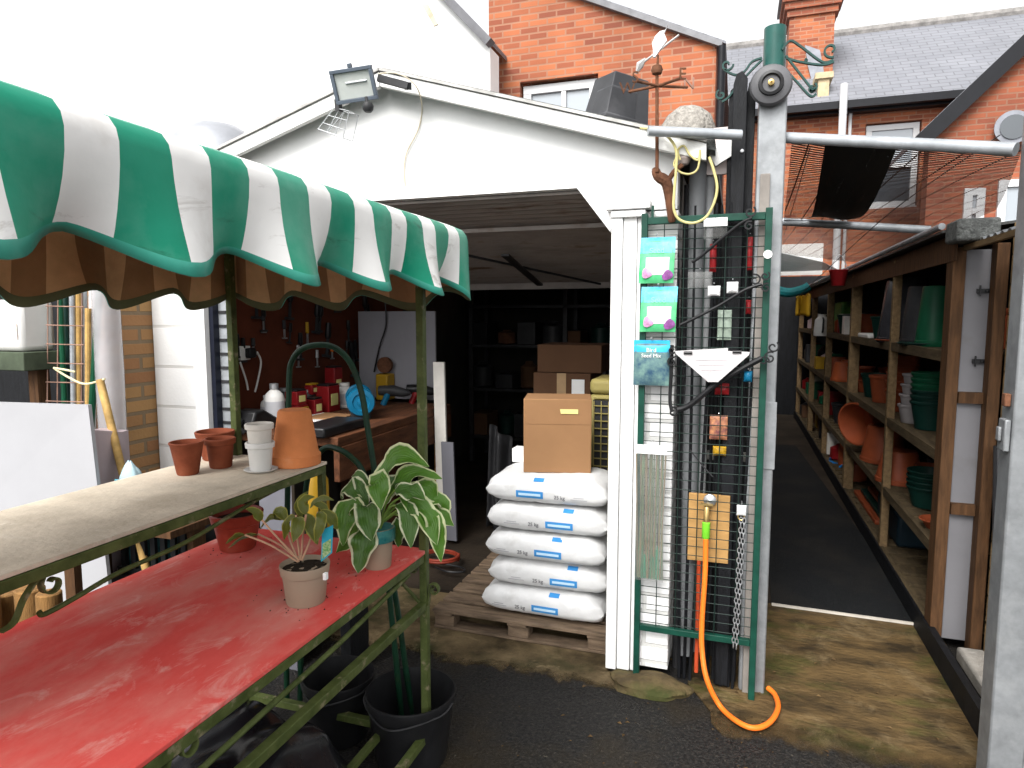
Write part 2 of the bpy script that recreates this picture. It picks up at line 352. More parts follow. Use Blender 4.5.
hosta_m = leafmat('hosta_leaf', (.085,.21,.02), (.68,.72,.42), .11)
hosta_d = leafmat('hosta_leaf_deep', (.065,.155,.024), (.68,.70,.48), .11)
small_m = leafmat('young_leaf', (.11,.13,.016), (.26,.25,.045), .10)
stem_m = M_('stem', (.42,.25,.16), .5, .2, 8)
stem_g = M_('green_stem', (.16,.25,.05), .5, .2, 8)

# ------------------------------------------------------------------ world and light
w = bpy.data.worlds.new('World'); scn.world = w; w.use_nodes = True; nt = w.node_tree
bg = nt.nodes['Background']; sky = nt.nodes.new('ShaderNodeTexSky'); sky.sky_type = 'NISHITA'; sky.sun_disc = False
SUN_EL, SUN_AZ = 46, 190      # azimuth measured clockwise from +Y
sky.sun_elevation = R(SUN_EL); sky.sun_rotation = R(SUN_AZ); sky.air_density = 1; sky.dust_density = 3
hs = nt.nodes.new('ShaderNodeHueSaturation'); hs.inputs['Saturation'].default_value = .05
nt.links.new(sky.outputs[0], hs.inputs['Color']); nt.links.new(hs.outputs[0], bg.inputs[0]); bg.inputs[1].default_value = .15
sl = bpy.data.lights.new('sun', 'SUN'); sl.energy = 1.5; sl.angle = R(30); sl.color = (1,.97,.93)
so = bpy.data.objects.new('sun', sl); COL.objects.link(so)
az, el = R(SUN_AZ), R(SUN_EL)
so.rotation_euler = Vector((math.sin(az)*math.cos(el), math.cos(az)*math.cos(el), math.sin(el))).to_track_quat('Z', 'Y').to_euler()
cam = bpy.data.cameras.new('camera'); co = bpy.data.objects.new('camera', cam); COL.objects.link(co); scn.camera = co
cam.sensor_width = 36; cam.lens = F/1024*36; cam.clip_start = .03; cam.clip_end = 300
co.matrix_world = Matrix(((rt.x, up.x, -fw.x, 0), (rt.y, up.y, -fw.y, 0), (rt.z, up.z, -fw.z, H), (0,0,0,1)))
scn.view_settings.view_transform = 'Standard'; scn.view_settings.look = 'None'; scn.view_settings.exposure = 1.22
scn.cycles.max_bounces = 8; scn.cycles.diffuse_bounces = 2; scn.cycles.transparent_max_bounces = 16; scn.view_settings.gamma = 1

# ------------------------------------------------------------------ ground
b = MB(); b.grid(lambda u, v: Vector((-60+120*u, -40+120*v, 0)), 2, 2)
struct(obj('ground', b, asphalt))
def rag(x0, x1, y, n, amp, s): return [Vector((x0+(x1-x0)*i/n, y+amp*noise.noise(Vector((i*.83+s, s*3.1, 0))), 0)) for i in range(n+1)]
b = MB()
edge = rag(-3.2, -.30, 2.52, 26, .02, 1.3)
b.prism([(p.x, p.y, .002) for p in edge]+[(-.30, 2.765, .002), (-.49, 2.765, .002), (-.49, 3.34, .002), (-3.2, 3.34, .002)], (0,0,.009))
struct(obj('concrete_apron', b, concrete))
b = MB(); b.box(-2.97, -.26, 3.3, 7.0, .012, .028); struct(obj('garage_floor', b, darkfloor))
b = MB()
edge = rag(.04, .93, 2.22, 14, .02, 4.4)
b.prism([(p.x, p.y, .002) for p in edge]+[(1.0, 3.74, .002), (-.12, 3.74, .002), (-.15, 2.78, .002), (-.09, 2.68, .002), (-.05, 2.60, .002), (-.045, 2.53, .002), (.0, 2.46, .002), (.03, 2.40, .002)], (0,0,.006))
struct(obj('passage_path', b, pathcon))
b = MB(); b.box(.0, .95, 3.745, 16, .003, .010); struct(obj('passage_floor', b, darkfloor))

def lump(name, c, rx, ry, h, mat, seed, label, cat):
    b = MB(); c = Vector(c)
    def f(u, v):
        a = 2*PI*u; t = v*PI/2; d = Vector((math.cos(a)*math.cos(t), math.sin(a)*math.cos(t), math.sin(t)))
        k = 1+.28*noise.noise(d*1.6+Vector((seed,0,0)))+.08*noise.noise(d*5+Vector((0,seed,0)))
        return c+Vector((d.x*rx*k, d.y*ry*k, (d.z**.7)*h*k))
    b.grid(f, 40, 12); return tag(obj(name, b, mat, loc=c), label, cat)
lump('concrete_lump', (-.30, 2.70, .002), .17, .09, .045, mossy, 3.3, 'rounded mossy concrete lump at the foot of the white garage jamb', 'concrete lump')

# ------------------------------------------------------------------ garage
g = thing('garage', 'white painted garage with a low gable roof and an open up-and-over door', 'garage', (-1.55, 2.78, 0))
FY = 2.78
def gz(x): return 2.60-.30*abs(x+1.52)          # underside of the roof
b = MB()
pts = [(-2.97, 2.09), (-2.97, gz(-2.97)), (-1.52, 2.60), (-.24, gz(-.24)), (-.24, 1.985), (-.502, 1.985), (-.502, 1.915), (-.635, 2.09)]
b.prism([(x, FY, z) for x, z in pts], (0, .10, 0)); obj('gable_wall', b, whitepaint, g)
b = MB(); b.prism([(-.505, FY-.004, 1.90), (-.505, FY-.004, 1.935), (-.635, FY-.004, 2.12), (-.655, FY-.004, 2.095)], (0, .10, 0)); obj('corner_brace', b, whitepaint, g, bevel=.004)
b = MB()   # right jamb: boards with rebates
b.box(-.497, -.452, FY-.03, FY+.09, .03, 1.98); b.box(-.450, -.395, FY-.018, FY+.09, .03, 1.98); b.box(-.393, -.365, FY-.012, FY+.09, .03, 1.98)
obj('door_jamb', b, whitepaint, g, bevel=.003)
b = MB(); b.box(-.52, -.34, FY-.05, FY+.02, 1.985, 2.02); b.box(-.50, -.36, FY-.04, FY+.02, 1.955, 1.983); obj('jamb_capital', b, whitepaint, g, bevel=.004)
b = MB(); b.box(-.362, -.235, FY+.002, FY+.22, .05, 1.98); obj('white_brick_pier', b, whitebrick2, g, bevel=.004)
b = MB(); b.box(-2.975, -2.70, FY, FY+.22, 0, 2.085); obj('block_pier', b, whitebrick, g, bevel=.006)
b = MB(); b.box(-2.697, -2.615, FY-.012, FY+.09, 0, 2.085); obj('door_jamb', b, whitepaint, g, bevel=.003)
b = MB(); b.box(-2.612, -2.585, FY+.02, FY+.07, 0, 2.085); obj('door_track', b, M_('track_blue', (.010,.012,.022), .4, .2), g)
b = MB(); b.box(-2.585, -2.53, FY+.06, FY+.10, 0, 2.085); 
for k in range(28): b.box(-2.582, -2.533, FY+.054, FY+.0595, .04+k*.073, .055+k*.073, 1)
obj('door_track', b, [galv2, darkmetal], g)
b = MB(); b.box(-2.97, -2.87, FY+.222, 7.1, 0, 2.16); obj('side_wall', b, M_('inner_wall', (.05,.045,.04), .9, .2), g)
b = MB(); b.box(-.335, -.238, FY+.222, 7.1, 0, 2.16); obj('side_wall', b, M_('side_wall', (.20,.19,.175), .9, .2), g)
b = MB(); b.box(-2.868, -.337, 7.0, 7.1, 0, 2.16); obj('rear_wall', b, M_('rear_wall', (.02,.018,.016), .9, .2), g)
b = MB()
for s in (-1, 1):
    xe = -1.52+s*1.42; x0 = -1.52
    b.prism([(x0, FY-.06, 2.612), (xe, FY-.06, 2.612-.30*1.42), (xe, FY-.06, 2.652-.30*1.42), (x0, FY-.06, 2.652)], (0, 4.40, 0))
obj('roof', b, felt, g)
for s in (-1, 1):
    b = MB(); xe = -1.52+s*1.39
    x0 = -1.52+s*.002
    b.prism([(x0, FY-.088, 2.562), (xe, FY-.088, 2.562-.30*1.39), (xe, FY-.088, 2.625-.30*1.39), (x0, FY-.088, 2.625)], (0, .025, 0))
    o = obj('bargeboard', b, whitedirty, g, bevel=.003)
    b = MB(); b.prism([(x0, FY-.098, 2.628), (xe, FY-.098, 2.628-.30*1.39), (xe, FY-.098, 2.64-.30*1.39), (x0, FY-.098, 2.64)], (0, .038, 0)); obj('capping_strip', b, M_('capping', (.45,.44,.42), .8, .25, 9), o)
# up-and-over door, raised
b = MB()
n = 64; DY0, DY1, DZ0, DZ1 = 2.83, 4.78, 2.075, 1.80
def doorf(u, v):
    rib = .016 if (int(v*n+.5) % 2) else 0
    if v < .22: rib *= .35
    return Vector((-2.60+2.09*u, DY0+(DY1-DY0)*v, DZ0+(DZ1-DZ0)*v+rib))
b.grid(doorf, 6, n); d = obj('garage_door', b, corr, g, smooth=0, solid=(.012, 1))
b = MB(); b.bar((-2.58, DY1, DZ1-.012), (-.52, DY1, DZ1-.012), .03, .05); obj('door_rail', b, corr, d)
b = MB(); b.bar((-2.58, 3.25, DZ0-.078), (-.52, 3.25, DZ0-.078), .02, .02); obj('door_rail', b, corr, d)
for pa, pb in [((505, 255), (540, 285)), ((452, 252), (600, 284))]:
    b = MB(); p0 = P(*pa, Y=3.55); p1 = P(*pb, Y=4.6); b.bar(p0, p1, .045 if pa[0] > 500 else .02, .012); obj('lifting_arm', b, darkmetal, d)

# floodlight on the gable
f = thing('floodlight', 'grey halogen floodlight with a motion sensor at the peak of the white gable', 'floodlight', P(352, 85, Y=2.55))
c = P(354, 85, Y=2.52)
Mh = Matrix.Rotation(R(16), 4, 'Z') @ Matrix.Rotation(R(22), 4, 'X') @ Matrix.Rotation(R(-7), 4, 'Y')
Mh = Matrix.Translation(c) @ Mh @ Matrix.Scale(1.06, 4)
def fr(b, x0, x1, z0, z1, t, y0, y1, Mx):
    b.box(x0, x1, y0, y1, z0, z0+t, 0, Mx); b.box(x0, x1, y0, y1, z1-t, z1, 0, Mx); b.box(x0, x0+t, y0, y1, z0+t, z1-t, 0, Mx); b.box(x1-t, x1, y0, y1, z0+t, z1-t, 0, Mx)
dg = M_('flood_grey', (.10,.12,.15), .45, .15)
b = MB(); fr(b, -.085, .085, -.062, .062, .014, -.012, .012, Mh)
vs = [Mh @ Vector(p) for p in [(-.083,.012,-.06),(.083,.012,-.06),(.083,.012,.06),(-.083,.012,.06),(-.045,.07,-.03),(.045,.07,-.03),(.045,.07,.045),(-.045,.07,.045)]]
b.add(vs, [(4,5,6,7),(0,1,5,4),(1,2,6,5),(2,3,7,6),(3,0,4,7)])
for k in range(5): b.box(-.05+k*.025-.003, -.05+k*.025+.003, .02, .085, -.03, .05, 0, Mh)
b.box(-.008, .008, -.012, .01, .062, .078, 0, Mh)
obj('housing', b, dg, f, bevel=.002)
b = MB(); b.box(-.07, .07, -.002, .003, -.047, .047, 0, Mh); obj('lens', b, lens, f)
b = MB(); b.tube([Mh @ Vector((-.03,.0032-.008,.01)), Mh @ Vector((.055,-.005,.01))], .004, 8); obj('lamp_tube', b, steel, f)
b = MB(); s0 = P(368, 107, Y=2.5); b.lathe([(.0,-.022),(.014,-.02),(.022,-.01),(.024,.004),(.018,.016),(.006,.02),(0,.021)], s0, 16); b.tube([P(366, 97, Y=2.5), s0], .007); obj('motion_sensor', b, darkmetal, f)
b = MB(); b.bar(P(378, 78, Y=2.60), P(408, 86, Y=2.63), .02, .028); b.bar(P(408, 86, Y=2.63), P(408, 86, Y=2.66), .03, .03); obj('bracket', b, darkmetal, f)
b = MB(); b.tube(spline([P(378, 74, Y=2.6), P(395, 73, Y=2.6), P(410, 80, Y=2.62), P(419, 92, Y=2.66), P(422, 110, Y=2.77), P(418, 130, Y=2.77), P(407, 152, Y=2.77), P(404, 170, Y=2.77), P(405, 186, Y=2.77)]), .003, 6); obj('cable', b, M_('flex_cream', (.62,.55,.42), .5, .1), f)
k_ = thing('wire_guard', 'small open wire cage hanging below the floodlight against the white gable', 'wire cage', P(337, 106, Y=2.6))
b = MB(); q = [(334, 108), (349, 111), (343, 138), (318, 129)]
Q = [P(x, y, Y=2.6) for x, y in q]; Q2 = [p+Vector((.01, .06, 0)) for p in Q]
for A in (Q, Q2):
    for i in range(4): b.tube([A[i], A[(i+1) % 4]], .0022, 6)
for i in range(4): b.tube([Q[i], Q2[i]], .0022, 6)
for t in (.35, .7): b.tube([Q[0].lerp(Q[3], t), Q[1].lerp(Q[2], t)], .0018, 6); b.tube([Q[3].lerp(Q[2], t), Q[0].lerp(Q[1], t)], .0018, 6)
obj('cage', b, steel, k_)
b = MB(); b.bar(P(338, 100, Y=2.61), P(339, 112, Y=2.61), .02, .03); obj('cage_bracket', b, darkmetal, k_)

# ------------------------------------------------------------------ market stall
SX0, SX1, SY0, SY1 = -.957, -1.70, .05, 1.93
st = thing('market_stall', 'green metal market stall with a red table, a tan shelf and a striped awning', 'market stall', (-1.33, 1.0, 0))
for x in (SX0, SX1):
    for y in (SY0, SY1):
        b = MB(); b.bar((x, y, 0), (x, y, 1.80), .026, .026); obj('upright', b, olive, st, bevel=.003)
for y in (SY0, SY1):
    b = MB(); b.bar((-1.345, y, .80), (-1.345, y, 1.035), .022); obj('shelf_post', b, olive, st, bevel=.002)
def rail(p, q, wd, h, name='rail'):
    b = MB(); b.bar(p, q, wd, h); return obj(name, b, olive, st, bevel=.002)
for x in (SX0, SX1):
    rail((x, SY0+.014, .763), (x, SY1-.014, .763), .016, .026)
    rail((x, SY0+.014, .14), (x, SY1-.014, .14), .026, .026)
rail((SX0, SY0+.014, .60), (SX0, SY1-.014, .60), .026, .026)
b = MB(); b.tube([(SX0, 1.82, .742), (SX0, 1.43, .705), (SX0, .96, .68), (SX0, .5, .672)], .007, 8); obj('thin_rail', b, olive, st)
for y in (SY0, SY1):
    rail((SX0-.014, y, .763), (SX1+.014, y, .763), .016, .026); rail((SX0-.014, y, .14), (SX1+.014, y, .14), .026, .026)
    rail((SX1+.014, y, 1.03), (-1.333, y, 1.03), .016, .022)
rail((SX0-.15, SY1-.02, .14), (SX0-.15, 1.5, .14), .022, .022)
for x in (-1.333, SX1-.03): rail((x, SY0, 1.032), (x, SY1, 1.032), .014, .026)
rail((SX0-.014, SY1, .75), (SX0-.19, SY1, .62), .012, .012, 'brace'); rail((SX0, SY1-.014, .60), (SX0-.17, SY1, .74), .010, .010, 'brace')
# thin bar with curl under the shelf
def P3(px, py): return P(px, py, X=-1.36)
b = MB(); pa = [P3(318, 470), P3(262, 497), P3(190, 540), P3(120, 572), P3(75, 598), P3(45, 614), P3(39, 612)]
b.tube(spline(pa, 6), .006, 8); obj('thin_rail', b, olive, st)
def scroll(c, r, turns, a0, plane, sgn=1, thick=.005, wd=.014, tail=None):
    pts = []
    for i in range(26):
        t = i/25; a = a0+sgn*turns*2*PI*t; rr = r*(.25+.75*t)
        pts.append((rr*math.cos(a), rr*math.sin(a)))
    pl = [Vector(c)+Vector(plane[0])*x+Vector(plane[1])*y for x, y in pts]
    if tail: pl = pl+spline([pl[-1]]+[Vector(t) for t in tail], 6)[1:]
    return pl
def flat(b, pts, wd, th, nrm):
    nrm = Vector(nrm).normalized(); pts = [Vector(p) for p in pts]; vs = []
    for i, p in enumerate(pts):
        t = (pts[min(i+1, len(pts)-1)]-pts[max(i-1, 0)]).normalized(); s = t.cross(nrm).normalized()
        vs += [p+nrm*wd/2+s*th/2, p-nrm*wd/2+s*th/2, p-nrm*wd/2-s*th/2, p+nrm*wd/2-s*th/2]
    fs = []
    for i in range(len(pts)-1):
        for k in range(4): fs.append((i*4+k, i*4+(k+1) % 4, i*4+4+(k+1) % 4, i*4+4+k))
    fs += [(3,2,1,0), tuple(range(len(vs)-4, len(vs)))]
    b.add(vs, fs)
YZ = ((0,1,0),(0,0,1)); XZ = ((1,0,0),(0,0,1))
b = MB()
flat(b, scroll(P(52, 583, X=-1.345), .026, 1.0, 2.4, YZ, -1, tail=[P(40, 575, X=-1.345), P(24, 598, X=-1.345), P(14, 622, X=-1.345), P(0, 632, X=-1.345)]), .016, .004, (1,0,0))
obj('scroll_bracket', b, olive, st)
b = MB(); c0 = P(190, 744, X=SX0)
flat(b, scroll(c0, .026, 1.0, 2.2, YZ, -1, tail=[P(172, 748, X=SX0), P(164, 775, X=SX0), P(150, 800, X=SX0)]), .014, .004, (1,0,0)); obj('scroll_bracket', b, olive, st)
for sx in (-.035, .035):
    b = MB(); flat(b, scroll((SX0+sx, SY1, .655 if sx > 0 else .72), .022, 1.1, PI/2, XZ, 1 if sx > 0 else -1, tail=[(SX0+sx*.4, SY1, .60 if sx > 0 else .76)]), .016, .004, (0,1,0)); obj('scroll_bracket', b, olive, st)
b = MB(); b.box(SX1+.014, SX0+.010, SY0-.02, SY1+.008, .777, .790); obj('table_top', b, redtop, st, bevel=.003)
b = MB(); b.box(-1.78, -1.328, SY0-.02, SY1+.01, 1.046, 1.057); obj('shelf_board', b, tanboard, st, bevel=.002)
# awning
AX0, AX1, AYN, AYF = -.80, -1.72, -.06, 1.985
cr = .05
per = []   # perimeter samples (x, y, nx, ny, a)
stepn = 380
segs = []
LF, LE = AYF-AYN, AX0-AX1
a = 0; total = LF+LE+LF+LE
def perim(a):
    a = a % total
    if a < LF: p = (AX0, AYN+a); n_ = (1, 0)
    elif a < LF+LE: p = (AX0-(a-LF), AYF); n_ = (0, 1)
    elif a < 2*LF+LE: p = (AX1, AYF-(a-LF-LE)); n_ = (-1, 0)
    else: p = (AX1+(a-2*LF-LE), AYN); n_ = (0, -1)
    return Vector((*p, 0)), Vector((*n_, 0))
def perim_s(a):   # rounded at the corners
    pp = Vector((0,0,0)); nn = Vector((0,0,0))
    for k in range(-4, 5):
        p, n_ = perim(a+k*.016); pp += p; nn += n_
    return pp/9, nn.normalized()
def isgreen(a):
    y = AYN+a
    if a > LF and a < LF+LE: y = AYF+(a-LF)
    elif a >= LF+LE and a < 2*LF+LE: y = AYF-(a-LF-LE)
    elif a >= 2*LF+LE: y = AYN-(a-2*LF-LE)
    return ((y-.705) % .166) < .088
cuts = set([0.0])
na = 400
As = [total*i/na for i in range(na)]
# stripe edges snapped in
def edges():
    out = []
    for k in range(-30, 40):
        for e in (.705+.166*k, .705+.166*k+.088):
            for lo, hi, fn in ((AYN, AYF, lambda y: y-AYN), (AYF, AYF+LE, lambda y: LF+y-AYF), (AYN, AYF, lambda y: LF+LE+AYF-y), (AYN-LE, AYN, lambda y: 2*LF+LE+AYN-y)):
                if lo < e < hi: out.append(fn(e))
    return out
for e in edges():
    i = min(range(na), key=lambda i: abs(As[i]-e)); As[i] = e
prof = [(-.115, 1.835), (-.07, 1.834), (-.035, 1.829), (-.012, 1.819), (.0, 1.803), (.004, 1.785), (.004, 1.755), (.003, 1.725), (.002, 1.70), (.001, 1.678), (0, 1.668), (0, 1.655)]
def vert(a, i):
    p, n_ = perim_s(a); d, z = prof[i]
    arc = a+AYN
    ph = 2*PI*(arc-.51)/.285
    cw = math.cos(ph)
    wgt = max(0, min(1, (1.80-z)/.145)); wgt = wgt**2.2
    jit = noise.noise(Vector((arc*2.3, z*3, 1.7)))
    dc_ = min(abs(a-q) for q in (0, LF, LF+LE, 2*LF+LE, total)); cd = min(1, dc_/.16)
    d += cd*wgt*(.006+.040*cw+.010*math.cos(ph*.5+1)) + .006*jit
    low = max(0, min(1, (a-LF+.1)/.25))*max(0, min(1, (total-a)/.25))
    z2 = z - (.050*(cw*.5+.5)**.85-.006+.036*low)*wgt + .004*jit
    if i >= 9: z2 -= .0*wgt
    return p+n_*d+Vector((0, 0, z2))
b = MB(); vs = []
for a in As:
    for i in range(len(prof)): vs.append(vert(a, i))
npf = len(prof); fs = []; ms_ = []
for k in range(na):
    k2 = (k+1) % na; mid = (As[k]+(As[k2] if k2 else total))/2
    for i in range(npf-1):
        fs.append((k*npf+i, k2*npf+i, k2*npf+i+1, k*npf+i+1)); ms_.append(2 if i >= npf-2 else (0 if isgreen(mid) else 1))
b.add(vs, fs); b.m = ms_
# roof of the awning
mats_aw = [teal, awhite, tealtrim, abrown, atan_, atrim]
yy = sorted([AYN+.115]+[e for k in range(-8, 12) for e in (.705+.166*k, .705+.166*k+.088) if AYN+.115 < e < AYF-.115]+[AYF-.115])
for y0, y1 in zip(yy, yy[1:]):
    mi = 0 if (((y0+y1)/2-.705) % .166) < .088 else 1
    for i in range(6):
        xa = AX0-.115+(AX1-AX0+.23)*i/6; xb = AX0-.115+(AX1-AX0+.23)*(i+1)/6
        za = 1.835+.012*math.sin(PI*i/6); zb = 1.835+.012*math.sin(PI*(i+1)/6)
        b.add([(xa, y0, za), (xa, y1, za), (xb, y1, zb), (xb, y0, zb)], [(0,1,2,3)], mi)
aw = obj('awning', b, mats_aw, st, smooth=60, recalc=False)
# orient all faces outwards, then thickness with the brown lining inside
bm = bmesh.new(); bm.from_mesh(aw.data)
cc = Vector((-1.26, .96, 1.6))-aw.matrix_basis.translation-wloc(st)
bm.faces.ensure_lookup_table(); nv_ = len(fs); bm.normal_update()
flip_ = sum(1 if fc.normal.dot(fc.calc_center_median()-cc) > 0 else -1 for fc in bm.faces[:nv_]) < 0
for i, fc in enumerate(bm.faces):
    if (i < nv_ and flip_) or (i >= nv_ and fc.normal.z < 0): fc.normal_flip()
bm.to_mesh(aw.data); bm.free()
md = aw.modifiers.new('solid', 'SOLIDIFY'); md.thickness = .003; md.offset = -1; md.material_offset = 3
b = MB()
for y in (SY0, SY1): b.bar((AX0-.06, y, 1.80), (AX1+.04, y, 1.80), .02, .02)
for x in (SX0, SX1): b.bar((x, SY0, 1.797), (x, SY1, 1.797), .02, .02)
obj('awning_frame', b, olive, st)

# ------------------------------------------------------------------ pots
def potprof(r, h, rim=.22, base=.68, t=.006, lip=.006):
    rb = r*base; zr = h*(1-rim); rm = rb+(r-lip-rb)*(1-rim)
    return [(0, .0), (rb*.92, 0), (rb, .004), (rm, zr), (rm+lip, zr+.003), (r, h-.003), (r-.002, h), (r-t, h), (r-t-.004, h-.01), (rb*.9, h*.12), (0, h*.12)]
def pot(name, r, h, mat, loc, label, cat='plant pot', group=None, M=None, **kw):
    b = MB(); b.lathe(potprof(r, h, **kw), loc, 36, M=M)
    return tag(obj(name, b, mat, loc=loc, smooth=40), label, cat, group)
SZ = 1.057
flip = Matrix.Rotation(PI, 4, 'X')
pot('terracotta_pot', .0525, .105, terra_d, P(188, 474, Z=SZ), 'dark terracotta flowerpot at the far left of the pots on the tan shelf', lip=.002, rim=.1, base=.62)
pot('terracotta_pot', .050, .098, terra_d, P(221, 467, Z=SZ), 'small dark terracotta pot with a rolled rim beside the white pots', base=.7)
pot('terracotta_pot', .066, .10, terra_d, P(216, 459, Z=SZ), 'wide dark terracotta pot half hidden behind the small one on the tan shelf', base=.66)
wl = P(261, 471, Z=SZ)
b = MB(); b.lathe([(0, .0), (.039, 0), (.053, .008), (.051, .009), (.036, .004), (0, .004)], wl, 28); tag(obj('pot_saucer', b, whitepl, loc=wl), 'white saucer under the two stacked white pots', 'saucer')
pot('white_pot', .046, .092, whitepl, wl+Vector((0,0,.004)), 'white plastic flowerpot standing in a saucer under another pot', base=.72)
pot('white_pot', .045, .088, whitepot, wl+Vector((.0,.0,.068)), 'off-white flowerpot nested in the top of the white pot', base=.75)
bl = P(296, 464, Z=SZ)
b = MB(); b.lathe([(r_*1.12, z_*1.1) for r_, z_ in [(.070,.0),(.073,.002),(.0735,.032),(.0695,.036),(.066,.045),(.048,.165),(.044,.170),(.012,.171),(0,.171)]], bl, 40); tag(obj('terracotta_pot', b, terra, loc=bl), 'large orange terracotta pot upside down at the end of the tan shelf', 'plant pot')
rp_ = P(238, 548, Z=.79)
o = pot('red_pot', .085, .125, redpot, rp_, 'wide dark red flowerpot of soil on the red table under the shelf', rim=.3, base=.66)
b = MB(); b.lathe([(0,.105),(.074,.10)], rp_, 24); obj('soil', b, soil, o)

# potted plants on the red table
def blade(b, uvs, pts, width, nrm, shape=.5, fold=.25, nu=6, nv=12, wav=.0, seed=0):
    cl = spline(pts, 6); n_ = len(cl); base = len(b.v); nrm = Vector(nrm)
    # resample
    L = [0]
    for i in range(1, n_): L.append(L[-1]+(cl[i]-cl[i-1]).length)
    for j in range(nv+1):
        s = L[-1]*j/nv; i = max(k for k in range(n_) if L[k] <= s+1e-9); i = min(i, n_-2)
        t = (s-L[i])/max(1e-9, L[i+1]-L[i]); p = cl[i].lerp(cl[i+1], t); tg = (cl[i+1]-cl[i]).normalized()
        sd = tg.cross(nrm).normalized(); nn = sd.cross(tg)
        v = j/nv
        wv = width*(math.sin(PI*min(1, v**shape)))**.8 if 0 < v < 1 else (width*.04)
        for i2 in range(nu+1):
            u = i2/nu; x = (u-.5)
            lift = fold*abs(x)*wv + wav*math.sin(v*13+seed+ (3 if x > 0 else 0))*abs(x)*2*wv
            b.v.append(p+sd*(x*wv)+nn*lift); uvs.append((u, v))
    w_ = nu+1
    for j in range(nv):
        for i2 in range(nu): b.f.append([base+j*w_+i2, base+j*w_+i2+1, base+(j+1)*w_+i2+1, base+(j+1)*w_+i2]); b.m.append(0)
def nursery_pot(root, loc, r, h, holes=True):
    b = MB(); b.lathe([(0,.0),(r*.74,0),(r*.78,.004),(r*.90,h*.74),(r*.955,h*.76),(r*.965,h*.80),(r,h-.004),(r*.99,h),(r*.95,h),(r*.92,h*.86),(0,h*.86)], loc, 40)
    p = obj('pot', b, taupe, root); 
    b = MB(); 
    b.grid(lambda u, v: Vector(loc)+Vector((math.cos(2*PI*u)*r*.915*v, math.sin(2*PI*u)*r*.915*v, h*.875+.006*noise.noise(Vector((math.cos(2*PI*u)*v*4, math.sin(2*PI*u)*v*4, 0))))), 30, 8)
    obj('soil', b, soil, root); return p
pl = P(306, 601, Z=.79)
t = thing('potted_plant', 'young plant with reddish stalks and a blue tag in a taupe pot', 'potted plant', pl)
nursery_pot(t, pl, .066, .106)
b = MB(); uv = []; st_ = MB(); cY = pl.y
root0 = pl+Vector((0, .0, .085))
for i, (path, wd) in enumerate([
    ([(299,560),(275,535),(262,520)], .018), ([(299,560),(280,545),(258,534)], .0),
    ([(299,562),(290,540),(286,520)], .0), ([(300,560),(297,535),(296,515)], .0), ([(301,560),(303,535),(306,515)], .0), ([(302,560),(312,535),(318,512)], .0), ([(298,562),(270,545),(245,535)], .0)]):
    dy = (-.01, .01, .015, .0, -.012, .005, -.015)[i]
    st_.tube(spline([P(x, y, Y=cY+dy*k) for k, (x, y) in enumerate(path)], 5), .0028, 7)
obj('stalks', st_, stem_m, t)
lf = [((262,521),(256,514),(251,513),.016,-.02),((258,535),(248,537),(238,544),.010,.02),((286,521),(281,514),(277,520),.020,.02),((296,517),(298,524),(294,534),.022,-.025),((296,516),(291,520),(288,532),.016,.0),((306,515),(304,505),(312,503),.018,.01),((312,503),(318,505),(324,510),.014,.02),
      ((318,513),(326,516),(331,524),.020,.02),((307,513),(310,522),(314,534),.022,.0),((318,512),(321,518),(316,533),.018,-.02),((302,518),(300,508),(306,500),.016,.03),((286,520),(275,519),(268,527),.015,.03),((310,508),(318,502),(326,503),.014,-.02),((245,535),(239,536),(232,541),.010,-.01)]
for i, (a1, a2, a3, wd, dy) in enumerate(lf):
    l0, l1, l2 = P(*a1, Y=cY+dy*.5), P(*a2, Y=cY+dy), P(*a3, Y=cY+dy*1.4); l1 = l0+(l1-l0)*1.35; l2 = l0+(l2-l0)*1.5
    blade(b, uv, [l0, l1, l2], wd*1.7, (.3, -.6, .8), .75, .5, 4, 8, .1, i)
obj('leaves', b, small_m, t, smooth=80, recalc=False, uvs=uv)
b = MB(); tg_ = [P(321,562,Y=cY-.012), P(332,553,Y=cY-.006), P(333,525,Y=cY-.006), P(322,530,Y=cY-.012)]; b.prism(tg_, (.0, .0012, 0)); o = obj('plant_tag', b, M_('tag_blue', (.02,.30,.42), .35, .1), t)
b = MB(); q = [tg_[0].lerp(tg_[1], .15)*.98+tg_[3]*.02, tg_[0].lerp(tg_[1], .85)*.98+tg_[2]*.02]
q = [tg_[0].lerp(tg_[1],.12).lerp(tg_[3].lerp(tg_[2],.12),.06), tg_[0].lerp(tg_[1],.88).lerp(tg_[3].lerp(tg_[2],.88),.06), tg_[0].lerp(tg_[1],.88).lerp(tg_[3].lerp(tg_[2],.88),.55), tg_[0].lerp(tg_[1],.12).lerp(tg_[3].lerp(tg_[2],.12),.55)]
b.prism([p+Vector((.0,-.0012,0)) for p in q], (0,.001,0)); obj('tag_picture', b, M_('tag_pic', (.06,.25,.06), .35, .6, 150, col2=(.45,.5,.30)), o)
b = MB(); cst = P(324, 577, Y=cY-.058); b.box(cst.x-.004, cst.x+.005, cst.y, cst.y+.012, cst.z-.009, cst.z+.009, 0); obj('price_sticker', b, paper, t, bevel=.001)

